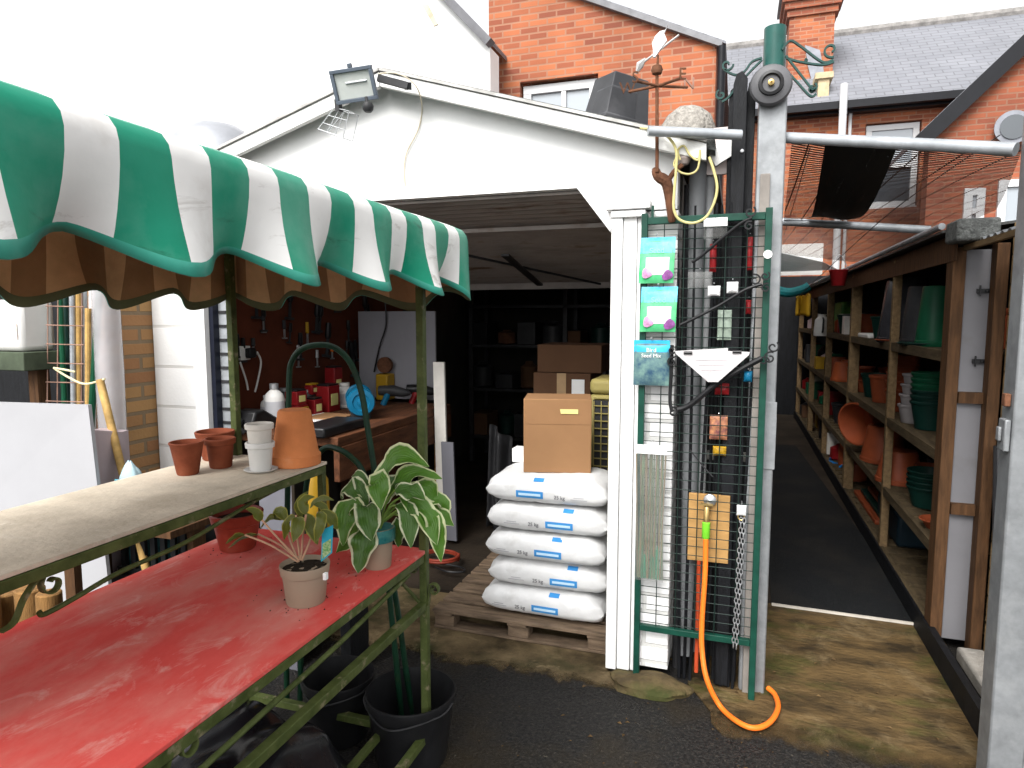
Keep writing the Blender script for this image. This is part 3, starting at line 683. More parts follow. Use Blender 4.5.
hl = P(378, 566, Z=.79)
t = thing('hosta', 'variegated hosta with cream-edged leaves in a taupe pot at the table corner', 'potted plant', hl)
nursery_pot(t, hl, .052, .125)
b = MB(); b.lathe([(.0535,.085),(.0545,.087),(.0545,.122),(.0535,.124)], hl, 36); obj('pot_sleeve', b, M_('sleeve_teal', (.01,.12,.13), .35, .6, 40, col2=(.06,.22,.20)), t)
cY = hl.y; bA = MB(); uA = []; bB = MB(); uB = []; sb = MB()
H_ = [  # base, mid, tip (pixels), half depth offsets, width, deep
 ((377,492),(397,457),(429,467), .02,.0, .052, 0),
 ((385,500),(412,474),(442,479), .03,.03, .042, 0),
 ((376,495),(378,482),(381,510), -.03,-.07, .050, 0),
 ((368,506),(352,487),(341,499), .03,.05, .045, 1),
 ((366,505),(360,478),(352,476), .05,.08, .035, 1),
 ((368,512),(367,508),(372,541), -.04,-.085, .055, 1),
 ((362,520),(349,504),(343,546), -.03,-.07, .052, 0),
 ((365,525),(366,535),(358,573), -.05,-.10, .058, 1),
 ((358,520),(350,540),(336,553), .0,-.04, .040, 0),
 ((396,505),(408,512),(411,548), -.03,-.06, .042, 1),
 ((400,498),(424,512),(437,545), -.01,-.03, .050, 0),
 ((405,495),(425,488),(437,503), .03,.05, .044, 0),
 ((415,505),(434,520),(441,562), -.01,-.02, .040, 0),
 ((410,500),(440,500),(446,517), .05,.07, .042, 0),
 ((420,505),(438,515),(454,526), .03,.05, .040, 0),
 ((395,490),(410,492),(425,500), -.02,-.05, .045, 1),
 ((384,505),(390,485),(408,478), .03,.06, .050, 1),
 ((372,500),(366,490),(368,478), .06,.09, .045, 0),
 ((398,515),(402,520),(398,547), .04,.06, .036, 1),
]
crown = hl+Vector((0,0,.115))
for i, (p0, p1, p2, d1, d2, wd, dk) in enumerate(H_):
    A_ = P(*p0, Y=cY+d1*.4); B_ = P(*p1, Y=cY+d1); C_ = P(*p2, Y=cY+d2)
    bb, uu = (bB, uB) if dk else (bA, uA)
    blade(bb, uu, [A_, B_, C_], wd*1.45, (.15, -.62, .77), .85, .35, 8, 14, .20, i*1.7)
    sb.tube(spline([crown+Vector((random.uniform(-.015,.015), random.uniform(-.015,.015), 0)), crown.lerp(A_, .55)+Vector((0,0,.02)), A_], 4), .0032, 6)
obj('leaves', bA, hosta_m, t, smooth=80, recalc=False, uvs=uA); obj('leaves', bB, hosta_d, t, smooth=80, recalc=False, uvs=uB); obj('stalks', sb, stem_g, t)

# green tube hoops at the end of the stall
def hoop(px, Y, label):
    b = MB(); b.tube(spline([P(x, y, Y=Y) for x, y in px], 6), .011, 10); return tag(obj('hoop', b, dkgreen, loc=P(*px[-1], Y=Y)), label, 'hoop')
hoop([(287,700),(286,600),(288,470),(289,385),(292,361),(304,348),(325,345),(341,352),(353,368),(362,395),(368,430),(376,480),(384,540),(391,610),(398,680),(404,748)], 2.06, 'tall arched hoop of dark green tube behind the hosta at the stall end')
hoop([(300,700),(302,600),(305,500),(312,465),(325,448),(340,450),(352,458),(362,470),(372,500),(384,540),(396,600),(406,670),(417,748)], 2.11, 'lower arched hoop of dark green tube beside the upside-down terracotta pot')

# under the stall
bc = P(408, 690, Z=.26)
def bucket(c, r, h, label):
    t = thing('bucket', label, 'bucket', (c.x, c.y, 0))
    b = MB(); b.lathe([(0,.003),(r*.78,.003),(r*.80,.01),(r*.97,h-.035),(r*1.0,h-.033),(r*1.03,h-.005),(r*1.02,h),(r*.98,h),(r*.93,h-.04),(r*.76,.02),(0,.02)], (c.x, c.y, 0), 40); obj('body', b, blackpl, t)
    b = MB(); b.tube(spline([(c.x-r*1.03, c.y, h-.02), (c.x-r*.9, c.y-r*.5, h-.03), (c.x, c.y-r*1.06, h-.05), (c.x+r*.9, c.y-r*.5, h-.03), (c.x+r*1.03, c.y, h-.02)]), .0035, 7); obj('handle', b, darkmetal, t)
bucket(Vector((bc.x, bc.y+.02, 0)), .155, .25, 'black builders bucket standing by the stall leg on the wet asphalt')
bucket(Vector((-1.36, 2.02, 0)), .13, .24, 'black bucket further under the stall, behind the plastic sheet')
def sheet(u, v):
    x = -1.62+.60*u; y = .75+1.05*v
    e = min(1, min(u, 1-u)*5)*min(1, min(v, 1-v)*6)
    z = .02+e*(.20+.16*math.sin(u*3.1)*(.5+.5*v)+.10*noise.noise(Vector((x*3.5, y*2.5, 2)))+.05*noise.noise(Vector((x*9, y*5, 5)))) 
    return Vector((x, y, z))
b = MB(); b.grid(sheet, 46, 60); tag(obj('plastic_sheet', b, blackfilm, loc=(-1.3, 1.3, 0), smooth=180), 'crumpled black plastic sacking heaped under the red table', 'plastic sheet')
b = MB(); b.box(-1.66, -1.2, .25, .8, 0, .34); 
tag(obj('storage_crate', b, blackpl, loc=(-1.43, .5, 0), bevel=.02), 'black plastic crate under the near end of the red table', 'crate')

# ------------------------------------------------------------------ bags on a pallet
pa = thing('pallet', 'weathered wooden pallet under the white sacks in the garage doorway', 'pallet', (-.95, 3.35, .052))
Z0 = .0125
for y in (2.895, 3.27, 3.66):
    b = MB(); b.box(-1.385, -.515, y, y+.085, Z0, Z0+.014); obj('bottom_board', b, pallet_m, pa, bevel=.003)
    for x in (-1.385, -1.0, -.61):
        b = MB(); b.box(x+.002, x+.105, y+.003, y+.087, Z0+.0145, Z0+.069); obj('block', b, pallet_m, pa, bevel=.004)
for x in (-1.385, -1.0, -.61):
    b = MB(); b.box(x, x+.095, 2.89, 3.75, Z0+.0695, Z0+.083); obj('stringer_board', b, pallet_m, pa, bevel=.003)
for i in range(7):
    y = 2.888+i*.127; b = MB(); b.box(-1.392, -.508, y, y+.098, Z0+.0835, Z0+.099); obj('deck_board', b, pallet_m, pa, bevel=.003)
PZ = Z0+.0995
def sack(i, x0, x1, z0, yf, rot, taper_l, order):
    L = x1-x0; D = .38; hh = .1415
    c = Vector(((x0+x1)/2, yf+D/2, z0))
    lab = ['bottom white 25 kg sack lying on the pallet', 'second white 25 kg sack from the pallet up', 'middle white 25 kg sack of the five in the stack', 'fourth white 25 kg sack up, under the topmost one', 'topmost white 25 kg sack with the cardboard box on it'][i]
    t = thing('sack', lab, 'sack', c, 'white sacks stacked on the pallet')
    def surf(u, v):
        s = u*2-1; a = 2*PI*v
        e = max(0, 1-abs(s)**7); th = e**.5
        endf = max(0, (abs(s)-.72)/.28)
        hw = D/2*(1-.16*endf**1.5); hz = hh/2*(.06+.94*th)*(1+.05*noise.noise(Vector((s*2, a, i*3.1))))
        ce, sn = math.cos(a), math.sin(a)
        x = s*L/2; y = hw*math.copysign(abs(ce)**.5, ce); z = hz*math.copysign(abs(sn)**.66, sn)
        z0_ = hh/2*(1 - (.15*endf if s < 0 else .22*endf))
        wr = .0035*noise.noise(Vector((s*9, a*1.5, i*7)))+.005*endf*math.sin(a*7+i*2+s*9)
        return c+Matrix.Rotation(rot, 3, 'Z') @ Vector((x, y*(1+wr*4), 0))+Vector((0,0,max(.001, z+z0_+wr)))
    b = MB(); b.grid(surf, 48, 40); o = obj('sack_body', b, bagwhite, t, smooth=60)
    # prints lie just off the front face
    Mr = Matrix.Rotation(rot, 3, 'Z')
    def front(x, z, off=.0012):
        # find the surface point: march in local coords
        s = x/(L/2); e = max(0, 1-abs(s)**7); endf = max(0, (abs(s)-.72)/.28); hz = hh/2*(.06+.94*e**.5); hw = D/2*(1-.16*endf**1.5)
        zz = max(-1, min(1, (z-hh/2)/hz)); sn = math.copysign(abs(zz)**(1/.66), zz); ce = math.sqrt(max(0, 1-sn*sn)); y = -hw*ce**.5
        return c+Mr @ Vector((x, y, 0))+Vector((0,0,z))+Mr @ Vector((0,-off-.0018,0))
    def patch(xa, xb, za, zb, mat, name, off, par):
        b = MB(); b.grid(lambda u, v: front(xa+(xb-xa)*u, za+(zb-za)*v, off), 8, 5); return obj(name, b, mat, par, smooth=60)
    rv = 1 if order else -1
    bx = {0:.03, 1:.09, 2:.03, 3:.07, 4:-.07}[i]
    lb = patch(bx-.066, bx+.066, .040, .074, bagblue, 'blue_label', .0012, t)
    patch(bx-.054, bx+.054, .051, .063, M_('label_print', (.55,.75,.9), .5, .05), 'label_print', .0024, lb)
    patch(bx+.015, bx+.065, .118, .131, bagblue, 'blue_mark', .0012, t)
    kx = bx-.125 if i < 4 else bx+.145
    p = front(kx, .052, .002); text('25 kg', .024, p, Mr @ Vector((1,0,0)), (0,.12,1), 'weight_text', ink, t)
    k2 = kx-.105 if i < 4 else kx+.095
    patch(k2-.028, k2+.020, .056, .0595, ink_l, 'print_line', .0012, t); patch(k2-.042, k2+.036, .046, .0495, ink_l, 'print_line', .0012, t)
    return c
zs = PZ; lay = [(-1.155,-.540), (-1.125,-.532), (-1.130,-.540), (-1.128,-.532), (-1.135,-.538)]
for i in range(5):
    x0, x1 = lay[i]; sack(i, x0, x1, zs, 2.93+[.0,.012,-.006,.008,.012][i], R([-1.5,.8,-.8,.6,1.0][i]), 0, i < 4); zs += .1378
b = MB(); topz = zs+.0025
bx0 = P(524, 468, Y=3.06).x-.028; bx1 = P(592, 468, Y=3.06).x-.04
t = thing('cardboard_box', 'plain brown cardboard box standing on the topmost white sack', 'box', ((bx0+bx1)/2, 3.2, topz))
b.box(bx0, bx1, 3.06, 3.30, topz, topz+.36); obj('box_body', b, card, t, bevel=.004)
b = MB(); b.box(bx0+.18, bx0+.262, 3.0565, 3.0585, topz+.290, topz+.312); b.add([(bx0+.175,3.0575,topz+.312),(bx0+.18,3.0575,topz+.29),(bx0+.18,3.0575,topz+.312)], [(0,1,2)]); obj('tape_label', b, tape_y, t)
b = MB(); b.box(bx0+.002, bx1-.002, 3.0586, 3.0593, topz+.238, topz+.2388); obj('crease', b, M_('card_crease', (.20,.105,.05), .85, .05), t); t.rotation_euler.z = R(13)
b = MB(); q0 = P(512, 468, Y=3.25); b.box(q0.x, q0.x+.11, 3.25, 3.33, topz-.005, topz+.068); tag(obj('paper_carton', b, paper, loc=(q0.x+.05, 3.29, topz-.005), bevel=.003), 'small white carton peeking out beside the brown box on the sacks', 'carton')
# cream cabinet behind sacks
t = thing('air_cooler', 'cream portable air cooler with a dark grille behind the cardboard box', 'air cooler', (-.60, 3.95, .052))
cx = P(588, 400, Y=3.5).x+.12; ct_ = P(600, 379, Y=3.5).z
b = MB(); b.box(cx-.12, cx+.19, 3.51, 3.85, .03, ct_-.085); b.box(cx-.115, cx+.185, 3.505, 3.80, ct_-.083, ct_); obj('body', b, creampl, t, bevel=.025)
b = MB()
for k in range(7): b.box(cx-.09+k*.04, cx-.085+k*.04, 3.498, 3.508, .3, ct_-.12)
for k in range(21): b.box(cx-.09, cx+.16, 3.496, 3.506, .3+k*.041, .305+k*.041)
obj('grille', b, creampl, t)
b = MB(); b.box(cx-.095, cx+.165, 3.507, 3.5095, .29, ct_-.115); obj('grille_back', b, darkmetal, t)
# boxes behind, in the dark
q = P(516, 420, Y=4.1); q1 = P(562, 352, Y=4.1)
def carton(x0, x1, y0, y1, z0, z1, label, mat=card_d, tape=True):
    t = thing('cardboard_box', label, 'box', ((x0+x1)/2, (y0+y1)/2, z0))
    b = MB(); b.box(x0, x1, y0, y1, z0, z1); obj('box_body', b, mat, t, bevel=.004)
    if tape:
        b = MB(); b.box(x0+(x1-x0)*.68, x0+(x1-x0)*.9, y0-.004, y0-.002, z0+(z1-z0)*.62, z0+(z1-z0)*.9); obj('label_sheet', b, paper, t)
        b = MB(); b.box(x0+(x1-x0)*.42, x0+(x1-x0)*.58, y0-.003, y0-.0015, z0+.0, z1); obj('packing_tape', b, M_('packing_tape', (.36,.24,.13), .25, .1), t)
    return t
tb = thing('trestle', 'low dark steel stand carrying cartons behind the sacks', 'stand', (-1.1, 4.3, .052))
b = MB(); b.box(-1.25, -.80, 4.08, 4.6, .80, .83); obj('top', b, darkmetal, tb)
for x in (-1.22, -.83):
    for y in (4.11, 4.57): b = MB(); b.bar((x, y, .054), (x, y, .80), .03); obj('leg', b, darkmetal, tb)
carton(-1.235, -.86, 4.10, 4.5, .832, 1.20, 'brown carton with a white label behind the brown box')
carton(-1.22, -.80, 4.14, 4.52, 1.202, 1.38, 'flatter carton on top of the labelled carton in the dark garage', tape=False)
# dark shelving at the garage back with goods
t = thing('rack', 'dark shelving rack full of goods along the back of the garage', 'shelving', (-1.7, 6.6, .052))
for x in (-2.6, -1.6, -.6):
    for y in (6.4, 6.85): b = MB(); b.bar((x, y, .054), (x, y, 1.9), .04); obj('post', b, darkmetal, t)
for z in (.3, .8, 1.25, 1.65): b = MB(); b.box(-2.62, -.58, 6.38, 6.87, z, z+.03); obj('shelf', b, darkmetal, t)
cl = [card_d, greypl, blackpl, dkgreenpl, darkmetal, rust, greypl]  # dark colours picked so the goods carry the garage gloom
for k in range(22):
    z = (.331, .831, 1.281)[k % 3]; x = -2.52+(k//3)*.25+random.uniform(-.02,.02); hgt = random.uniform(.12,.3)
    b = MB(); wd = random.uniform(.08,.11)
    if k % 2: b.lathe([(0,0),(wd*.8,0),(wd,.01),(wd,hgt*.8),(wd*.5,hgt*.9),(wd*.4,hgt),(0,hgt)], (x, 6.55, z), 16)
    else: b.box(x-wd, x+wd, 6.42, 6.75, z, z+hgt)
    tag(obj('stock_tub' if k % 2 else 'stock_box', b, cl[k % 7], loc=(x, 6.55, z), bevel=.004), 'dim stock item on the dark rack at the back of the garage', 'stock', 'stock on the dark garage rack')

# ------------------------------------------------------------------ workbench
t = thing('workbench', 'heavy brown timber workbench along the left wall inside the garage', 'workbench', (-2.4, 3.6, .052))
b = MB(); b.box(-2.86, -1.93, 2.92, 4.35, .885, .935); obj('bench_top', b, benchwood, t, bevel=.004)
b = MB(); b.box(-1.96, -1.925, 2.921, 4.349, .70, .883); obj('apron', b, benchwood, t, bevel=.004)
for y in (2.96, 4.25):
    for x in (-2.80, -2.42): b = MB(); b.box(x, x+.09, y, y+.09, .03, .884); obj('leg', b, benchwood, t, bevel=.004)
b = MB(); b.box(-2.868, -2.855, 3.01, 5.4, .94, 1.95); tag(obj('pegboard', b, pegboard, loc=(-2.86, 4.2, .94)), 'reddish brown board on the garage wall above the workbench', 'board')
# tools hanging
hang = [((306,322),.16,yellowpl),((283,320),.12,darkmetal),((297,345),.15,steel),((316,350),.12,steel),((252,338),.10,darkmetal),((262,310),.14,darkmetal),((331,345),.1,orange)]
for i, ((x, y), l, m) in enumerate(hang):
    p = P(x, y, X=-2.84); t = thing('hand_tool', ['yellow handled tool hanging on the brown board', 'dark tool hanging left of the yellow handled one', 'steel spanner hanging on the brown board', 'slim steel tool hanging right of the spanner', 'small dark tool hanging near the white sockets', 'long dark tool high on the brown board', 'orange handled tool hanging at the end of the board'][i], 'tool', p)
    b = MB(); b.tube([p+Vector((.008,0,.0)), p+Vector((.008,0,-l*.45)), p+Vector((.008,0,-l*.5))], [.011,.013,.007], 8); obj('handle', b, m, t)
    b = MB(); b.bar(p+Vector((.008,0,-l*.5)), p+Vector((.008,0,-l)), .012, .005); b.bar(p+Vector((.008,-.02,-l)), p+Vector((.008,.02,-l)), .014, .008); obj('blade', b, steel, t)
rt_ = random.Random(21); tl0 = None
for k in range(20):
    p = Vector((-2.83, 3.25+rt_.random()*1.5, 1.25+rt_.random()*.55)); l = .16
    if tl0 is None:
        tl0 = thing('hand_tool', 'dark hand tool hanging in the crowd on the brown board', 'tool', p, 'dark tools crowded on the brown board')
        b = MB(); b.tube([p, p+Vector((0,0,-l*.4)), p+Vector((0,0,-l*.5))], [.012,.015,.008], 8); obj('handle', b, blackpl, tl0)
        b = MB(); b.bar(p+Vector((0,0,-l*.5)), p+Vector((0,0,-l)), .014, .006); b.bar(p+Vector((0,-.03,-l)), p+Vector((0,.025,-l)), .018, .012); obj('blade', b, darkmetal, tl0)
    else: dup(tl0, p, rot=(rt_.uniform(-.25,.25), 0, 0), scale=rt_.uniform(.8,1.7))
jr = random.Random(8)
for k, (dy, lab, mt) in enumerate([(.95,'dark jar standing near the grinder on the workbench',darkmetal),(1.08,'brown jar behind the dark jar on the workbench',rust),(.62,'black can at the back of the workbench among the red tins',blackpl),(.72,'grey can at the back of the workbench next to the black can',greypl),(1.25,'yellow lidded jar towards the far end of the workbench',yellowpl),(.38,'small dark bottle close to the white spray can',blackpl)]):
    x, y = -2.55-.2*jr.random(), 2.95+dy; t = thing('jar', lab, 'jar', (x, y, .936)); r = jr.uniform(.035,.05); hh_ = jr.uniform(.10,.2)
    b = MB(); b.lathe([(0,0),(r,0),(r,hh_*.8),(r*.8,hh_*.88),(0,hh_*.88)], (x, y, .937), 16); obj('body', b, mt, t)
    b = MB(); b.lathe([(r*.85,hh_*.885),(r*.85,hh_),(0,hh_)], (x, y, .937), 16); obj('lid', b, steel, t)
# sockets
for i, ((x, y), lab) in enumerate([((222,338),'white plug box on the wall left of the stall pole'), ((230,353),'white socket on the brown board beside the pole'), ((243,353),'white socket with a black plug right of the pole')]):
    p = P(x, y, X=-2.84); t = thing('socket', lab, 'socket', p); b = MB(); b.box(p.x-.012, p.x+.02, p.y-.043, p.y+.043, p.z-.043, p.z+.043); obj('faceplate', b, whitepl, t, bevel=.004)
    if i == 2: b = MB(); b.box(p.x+.021, p.x+.06, p.y-.01, p.y+.05, p.z-.03, p.z+.03); obj('plug', b, blackpl, t, bevel=.008)
    pts = [[(221,345),(224,365),(226,388)], [(240,362),(246,380),(248,390)], [(257,352),(261,362),(258,380),(255,392)]][i]
    b = MB(); b.tube(spline([P(a_, c_, X=-2.80) for a_, c_ in pts]), .006, 6); obj('flex', b, whitepl, t)
# bench goods
def bottle(px, py, X, r, h, mats, label, name='bottle', cap=whitepl):
    zt = .936; y = Yat(px, X, zt+.05); t = thing(name, label, 'bottle', (X, y, zt))
    b = MB(); b.lathe([(0,.0),(r*.9,0),(r,.008),(r,h*.66),(r*.85,h*.76),(r*.38,h*.86),(r*.38,h*.9)], (X, y, zt), 20); obj('body', b, mats, t)
    b = MB(); b.lathe([(r*.46,h*.88),(r*.46,h),(r*.3,h*1.01),(0,h*1.01)], (X, y, zt), 14); obj('cap', b, cap, t)
    b = MB(); b.lathe([(r*1.012,h*.15),(r*1.015,h*.16),(r*1.015,h*.58),(r*1.012,h*.59)], (X, y, zt), 20); obj('label_band', b, cap if mats is not whitepl else ink_l, t)
    return t
bottle(226, 0, -2.62, .04, .20, redpl, 'red bottle with a white cap near the door jamb')
bottle(275, 0, -2.5, .055, .24, whitepl, 'white spray can on the workbench left of the red tins', cap=steel)
bottle(266, 0, -2.62, .03, .16, whitepl, 'slim white bottle behind the white spray can')
bottle(345, 0, -2.55, .075, .17, whitepl, 'broad white tub on the workbench right of the red tins')
def tin(px, X, z, w_, d_, h_, mat, label, lid=None):
    y = Yat(px, X, z+h_/2); t = thing('tin', label, 'tin', (X, y, z)); b = MB(); b.box(X-d_/2, X+d_/2, y-w_/2, y+w_/2, z, z+h_); obj('body', b, mat, t, bevel=.005)
    b = MB(); b.box(X-d_/2+.004, X+d_/2-.004, y-w_/2+.004, y+w_/2-.004, z+h_+.0005, z+h_+.012); obj('lid', b, lid or blackpl, t, bevel=.003)
    b = MB(); b.box(X+d_/2+.0005, X+d_/2+.002, y-w_*.3, y+w_*.3, z+h_*.25, z+h_*.7); obj('label_patch', b, tape_y if mat is redpl else redpl, t)
tin(297, -2.55, .936, .11, .1, .07, yellowpl, 'yellow tin at the bottom of the pile on the workbench', redpl)
tin(296, -2.55, 1.02, .10, .09, .085, redpl, 'red tin stacked on the yellow tin')
tin(313, -2.55, .936, .09, .09, .10, redpl, 'low red tin right of the yellow tin')
tin(328, -2.55, .936, .13, .1, .17, redpl, 'tall red tin in the middle of the workbench')
tin(334, -2.66, .936, .10, .08, .27, redpl, 'tallest red case against the brown board')
tin(312, -2.62, 1.055, .08, .06, .06, redpl, 'small red tin lying on the low red tin', yellowpl)
# black power tool
pw = P(262, 405, X=-2.45); t = thing('power_tool', 'black power tool case lying on the workbench near the door jamb', 'power tool', (pw.x, pw.y, .936))
b = MB(); b.prism([(pw.x, pw.y-.10, .937), (pw.x, pw.y+.14, .937), (pw.x, pw.y+.13, .99), (pw.x, pw.y+.02, 1.05), (pw.x, pw.y-.05, 1.045)], (-.14,0,0)); obj('body', b, blackpl, t, bevel=.012)
b = MB(); b.tube(spline([(pw.x-.07, pw.y-.08, 1.0), (pw.x-.05, pw.y-.13, .97), (pw.x-.02, pw.y-.12, .94)]), .012, 8); obj('grip', b, blackpl, t)
# tray and papers
p = P(330, 418, Z=.937); b = MB(); b.box(p.x-.16, p.x+.10, p.y-.16, p.y+.14, .9365, .945); b.box(p.x-.10, p.x+.12, p.y-.12, p.y+.10, .946, .953, 1); tag(obj('paper_pile', b, [paper, card], loc=(p.x, p.y, .9365)), 'pile of pale papers on the workbench in front of the red tins', 'papers')
b = MB(); p = P(338, 432, Z=.937); b.box(p.x-.14, p.x+.05, p.y-.2, p.y+.2, .9365, .99); tag(obj('tool_case', b, blackpl, loc=(p.x, p.y, .9365), bevel=.01), 'flat black case along the front edge of the workbench', 'case')
# bench grinder
gp = P(358, 400, X=-2.15); gz_ = 1.045
t = thing('bench_grinder', 'blue bench grinder bolted to the workbench behind the green hoop', 'bench grinder', (gp.x, gp.y+.12, .936))
MX = Matrix.Rotation(PI/2, 4, 'X')
def GR(b):
    c = Vector((gp.x, gp.y+.03, 0)); m = Matrix.Rotation(R(34), 3, 'Z'); b.v = [c+m @ (v-c) for v in b.v]
b = MB(); b.lathe([(0,0),(.075,0),(.085,.008),(.085,.04),(.078,.05),(.052,.053),(.046,.046),(.022,.046),(.02,.062),(0,.064)], (gp.x, gp.y+.03, gz_), 32, M=MX); GR(b); obj('wheel_guard', b, bluepl, t)
b = MB(); b.lathe([(0,-.012),(.018,-.012),(.02,.0),(.0,.001)], (gp.x, gp.y-.018, gz_), 20, M=MX); GR(b); obj('wheel_nut', b, steel, t)
b = MB(); b.lathe([(0,.0),(.05,.0),(.062,.02),(.062,.19),(.05,.21),(0,.21)], (gp.x, gp.y+.245, gz_), 28, M=MX); b.box(gp.x-.06, gp.x+.06, gp.y+.05, gp.y+.24, .937, gz_-.03); GR(b); obj('motor', b, darkmetal, t, bevel=.004)
b = MB(); b.lathe([(0,0),(.075,.0),(.085,.008),(.085,.04),(.075,.048),(0,.05)], (gp.x, gp.y+.30, gz_), 32, M=MX); GR(b); obj('wheel_guard', b, bluepl, t)
# items right of grinder
for i, (px, X, z, m, lab) in enumerate([(392,-2.3,.936,darkmetal,'dark power drill lying beyond the blue grinder'),(420,-2.15,.936,blackpl,'black angle grinder near the end of the workbench')]):
    y = Yat(px, X, z); t = thing('power_drill', lab, 'power tool', (X, y, z)); b = MB(); b.tube([(X-.1, y, z+.1), (X, y+.02, z+.1), (X+.08, y+.04, z+.085), (X+.12, y+.05, z+.08)], [.035,.04,.03,.012], 14); obj('body', b, m, t)
    b = MB(); b.tube([(X-.03, y, z+.08), (X-.06, y-.02, z+.0)], .022, 10); obj('grip', b, bluepl if i == 0 else redpl, t)
bx_ = P(385, 365, X=-2.5); t = thing('clamp', 'brown and yellow clamp on the bench clutter below the white panel', 'clamp', (bx_.x, bx_.y, .936))
b = MB(); b.lathe([(.035,-.015),(.06,-.015),(.06,.015),(.035,.015)], (bx_.x, bx_.y, bx_.z), 20, M=MX); obj('ring', b, rust, t); b = MB(); b.box(bx_.x-.05, bx_.x+.05, bx_.y-.06, bx_.y+.06, .937, bx_.z-.065); obj('base', b, yellowpl, t, bevel=.01)
# white boards inside
b = MB(); x0 = P(358, 312, Y=4.5).x; x1 = P(435, 312, Y=4.5).x; b.box(x0, x1, 4.5, 4.52, .937, 1.60); tag(obj('standing_board', b, M_('pale_board', (.27,.265,.29), .7, .05, 4), loc=((x0+x1)/2, 4.51, .937)), 'pale grey panel standing upright at the far end of the workbench', 'panel')
b = MB(); b.tube(spline([P(385, 300, Y=4.47), P(386, 325, Y=4.47), P(380, 345, Y=4.47), P(374, 372, Y=4.47)]), .006, 6); tag(obj('hanging_cable', b, blackpl, loc=P(374, 372, Y=4.47)), 'thin black cable hanging in front of the pale grey panel', 'cable')
for i, (pxa, pya, pxb, m, lab, Y) in enumerate([(433,362,444,whitepot,'tall narrow white board at the end of the workbench',4.05),(441,442,453,greybrown,'shorter white board leaning right of the tall narrow one',4.0),(435,455,441,redpl,'narrow red board between the white ones',4.08)]):
    a_ = P(pxa, pya, Y=Y); c_ = P(pxb, pya, Y=Y); b = MB(); b.prism([(a_.x, Y, a_.z), (c_.x, Y, a_.z), (c_.x+.02, Y, .056), (a_.x+.02, Y, .056)], (0, .02, 0)); tag(obj('board_offcut', b, m, loc=(a_.x, Y, .056)), lab, 'board')
b = MB(); p = P(432, 480, Y=4.2); b.box(p.x-.06, p.x+.02, 4.37, 4.40, .056, .86); tag(obj('timber_board', b, ply, loc=(p.x, 4.38, .056)), 'honey coloured plank standing under the end of the workbench', 'board')
b = MB(); p = P(440, 560, Z=.055); b.tube(spline([p+Vector((.12*math.cos(a/3), .1*math.sin(a/3), .012+a*.0006)) for a in range(40)], 2), .009, 7); tag(obj('cable_coil', b, M_('coil_red', (.20,.03,.015), .5, .2), loc=p), 'coil of red cable on the garage floor by the workbench', 'cable coil')
b = MB(); p = P(455, 570, Z=.055); b.tube(spline([p+Vector((-.15,.05,.01)), p+Vector((.02,.03,.01)), p+Vector((.07,-.03,.01)), p+Vector((-.02,-.06,.01)), p+Vector((-.12,-.02,.01))]), .006, 6); tag(obj('flex', b, blackpl, loc=p), 'loop of thin black flex on the garage floor', 'cable')
b = MB(); b.grid(lambda u, v: Vector((-1.66+.16*u+.03*v, 4.35+.05*math.sin(u*9), .056+.75*v-.1*u*v)), 14, 8); tag(obj('dust_sheet', b, greypl, loc=(-1.6, 4.35, .056), smooth=180, solid=(.006, 0)), 'grey cloth hanging in the dark beside the white boards', 'cloth')

# ------------------------------------------------------------------ left side clutter
b = MB(); b.box(-3.10, -2.978, 2.50, 2.998, 0, 2.02); tag(obj('brick_wall', b, buffbrick, loc=(-3.04, 1.4, 0)), 'buff yellow brick wall left of the white block pier', 'wall')
b = MB(); b.box(-6, -3.102, 2.72, 2.76, 0, 2.0); tag(obj('dark_backing', b, blackwood, loc=(-4, 2.74, 0)), 'added black backing for the dark behind the jerrycans and stakes at the left', 'fence')  # made-up black backing, supplies the darkness behind the clutter
b = MB(); wb = [P(0-140, 398, Y=1.80), P(88, 405, Y=2.0), P(112, 600, Y=1.96), P(-140, 640, Y=1.80)]
wb[2] = Vector((wb[2].x, wb[2].y, .25)); wb[3] = Vector((wb[0].x-.02, 1.76, .25)); b.prism(wb, (0, .016, 0)); tag(obj('white_board', b, M_('board_white', (.36,.36,.375), .5, .03, 3), loc=(wb[2].x-.3, 1.9, .25)), 'big plain white board leaning behind the tan shelf', 'board')
b = MB(); b.box(-3.2+.25, -2.2, 1.85, 2.0, .0, .247); tag(obj('timber_bearer', b, timber, loc=(-2.5, 1.92, 0)), 'dark timber bearer under the big white board', 'timber')
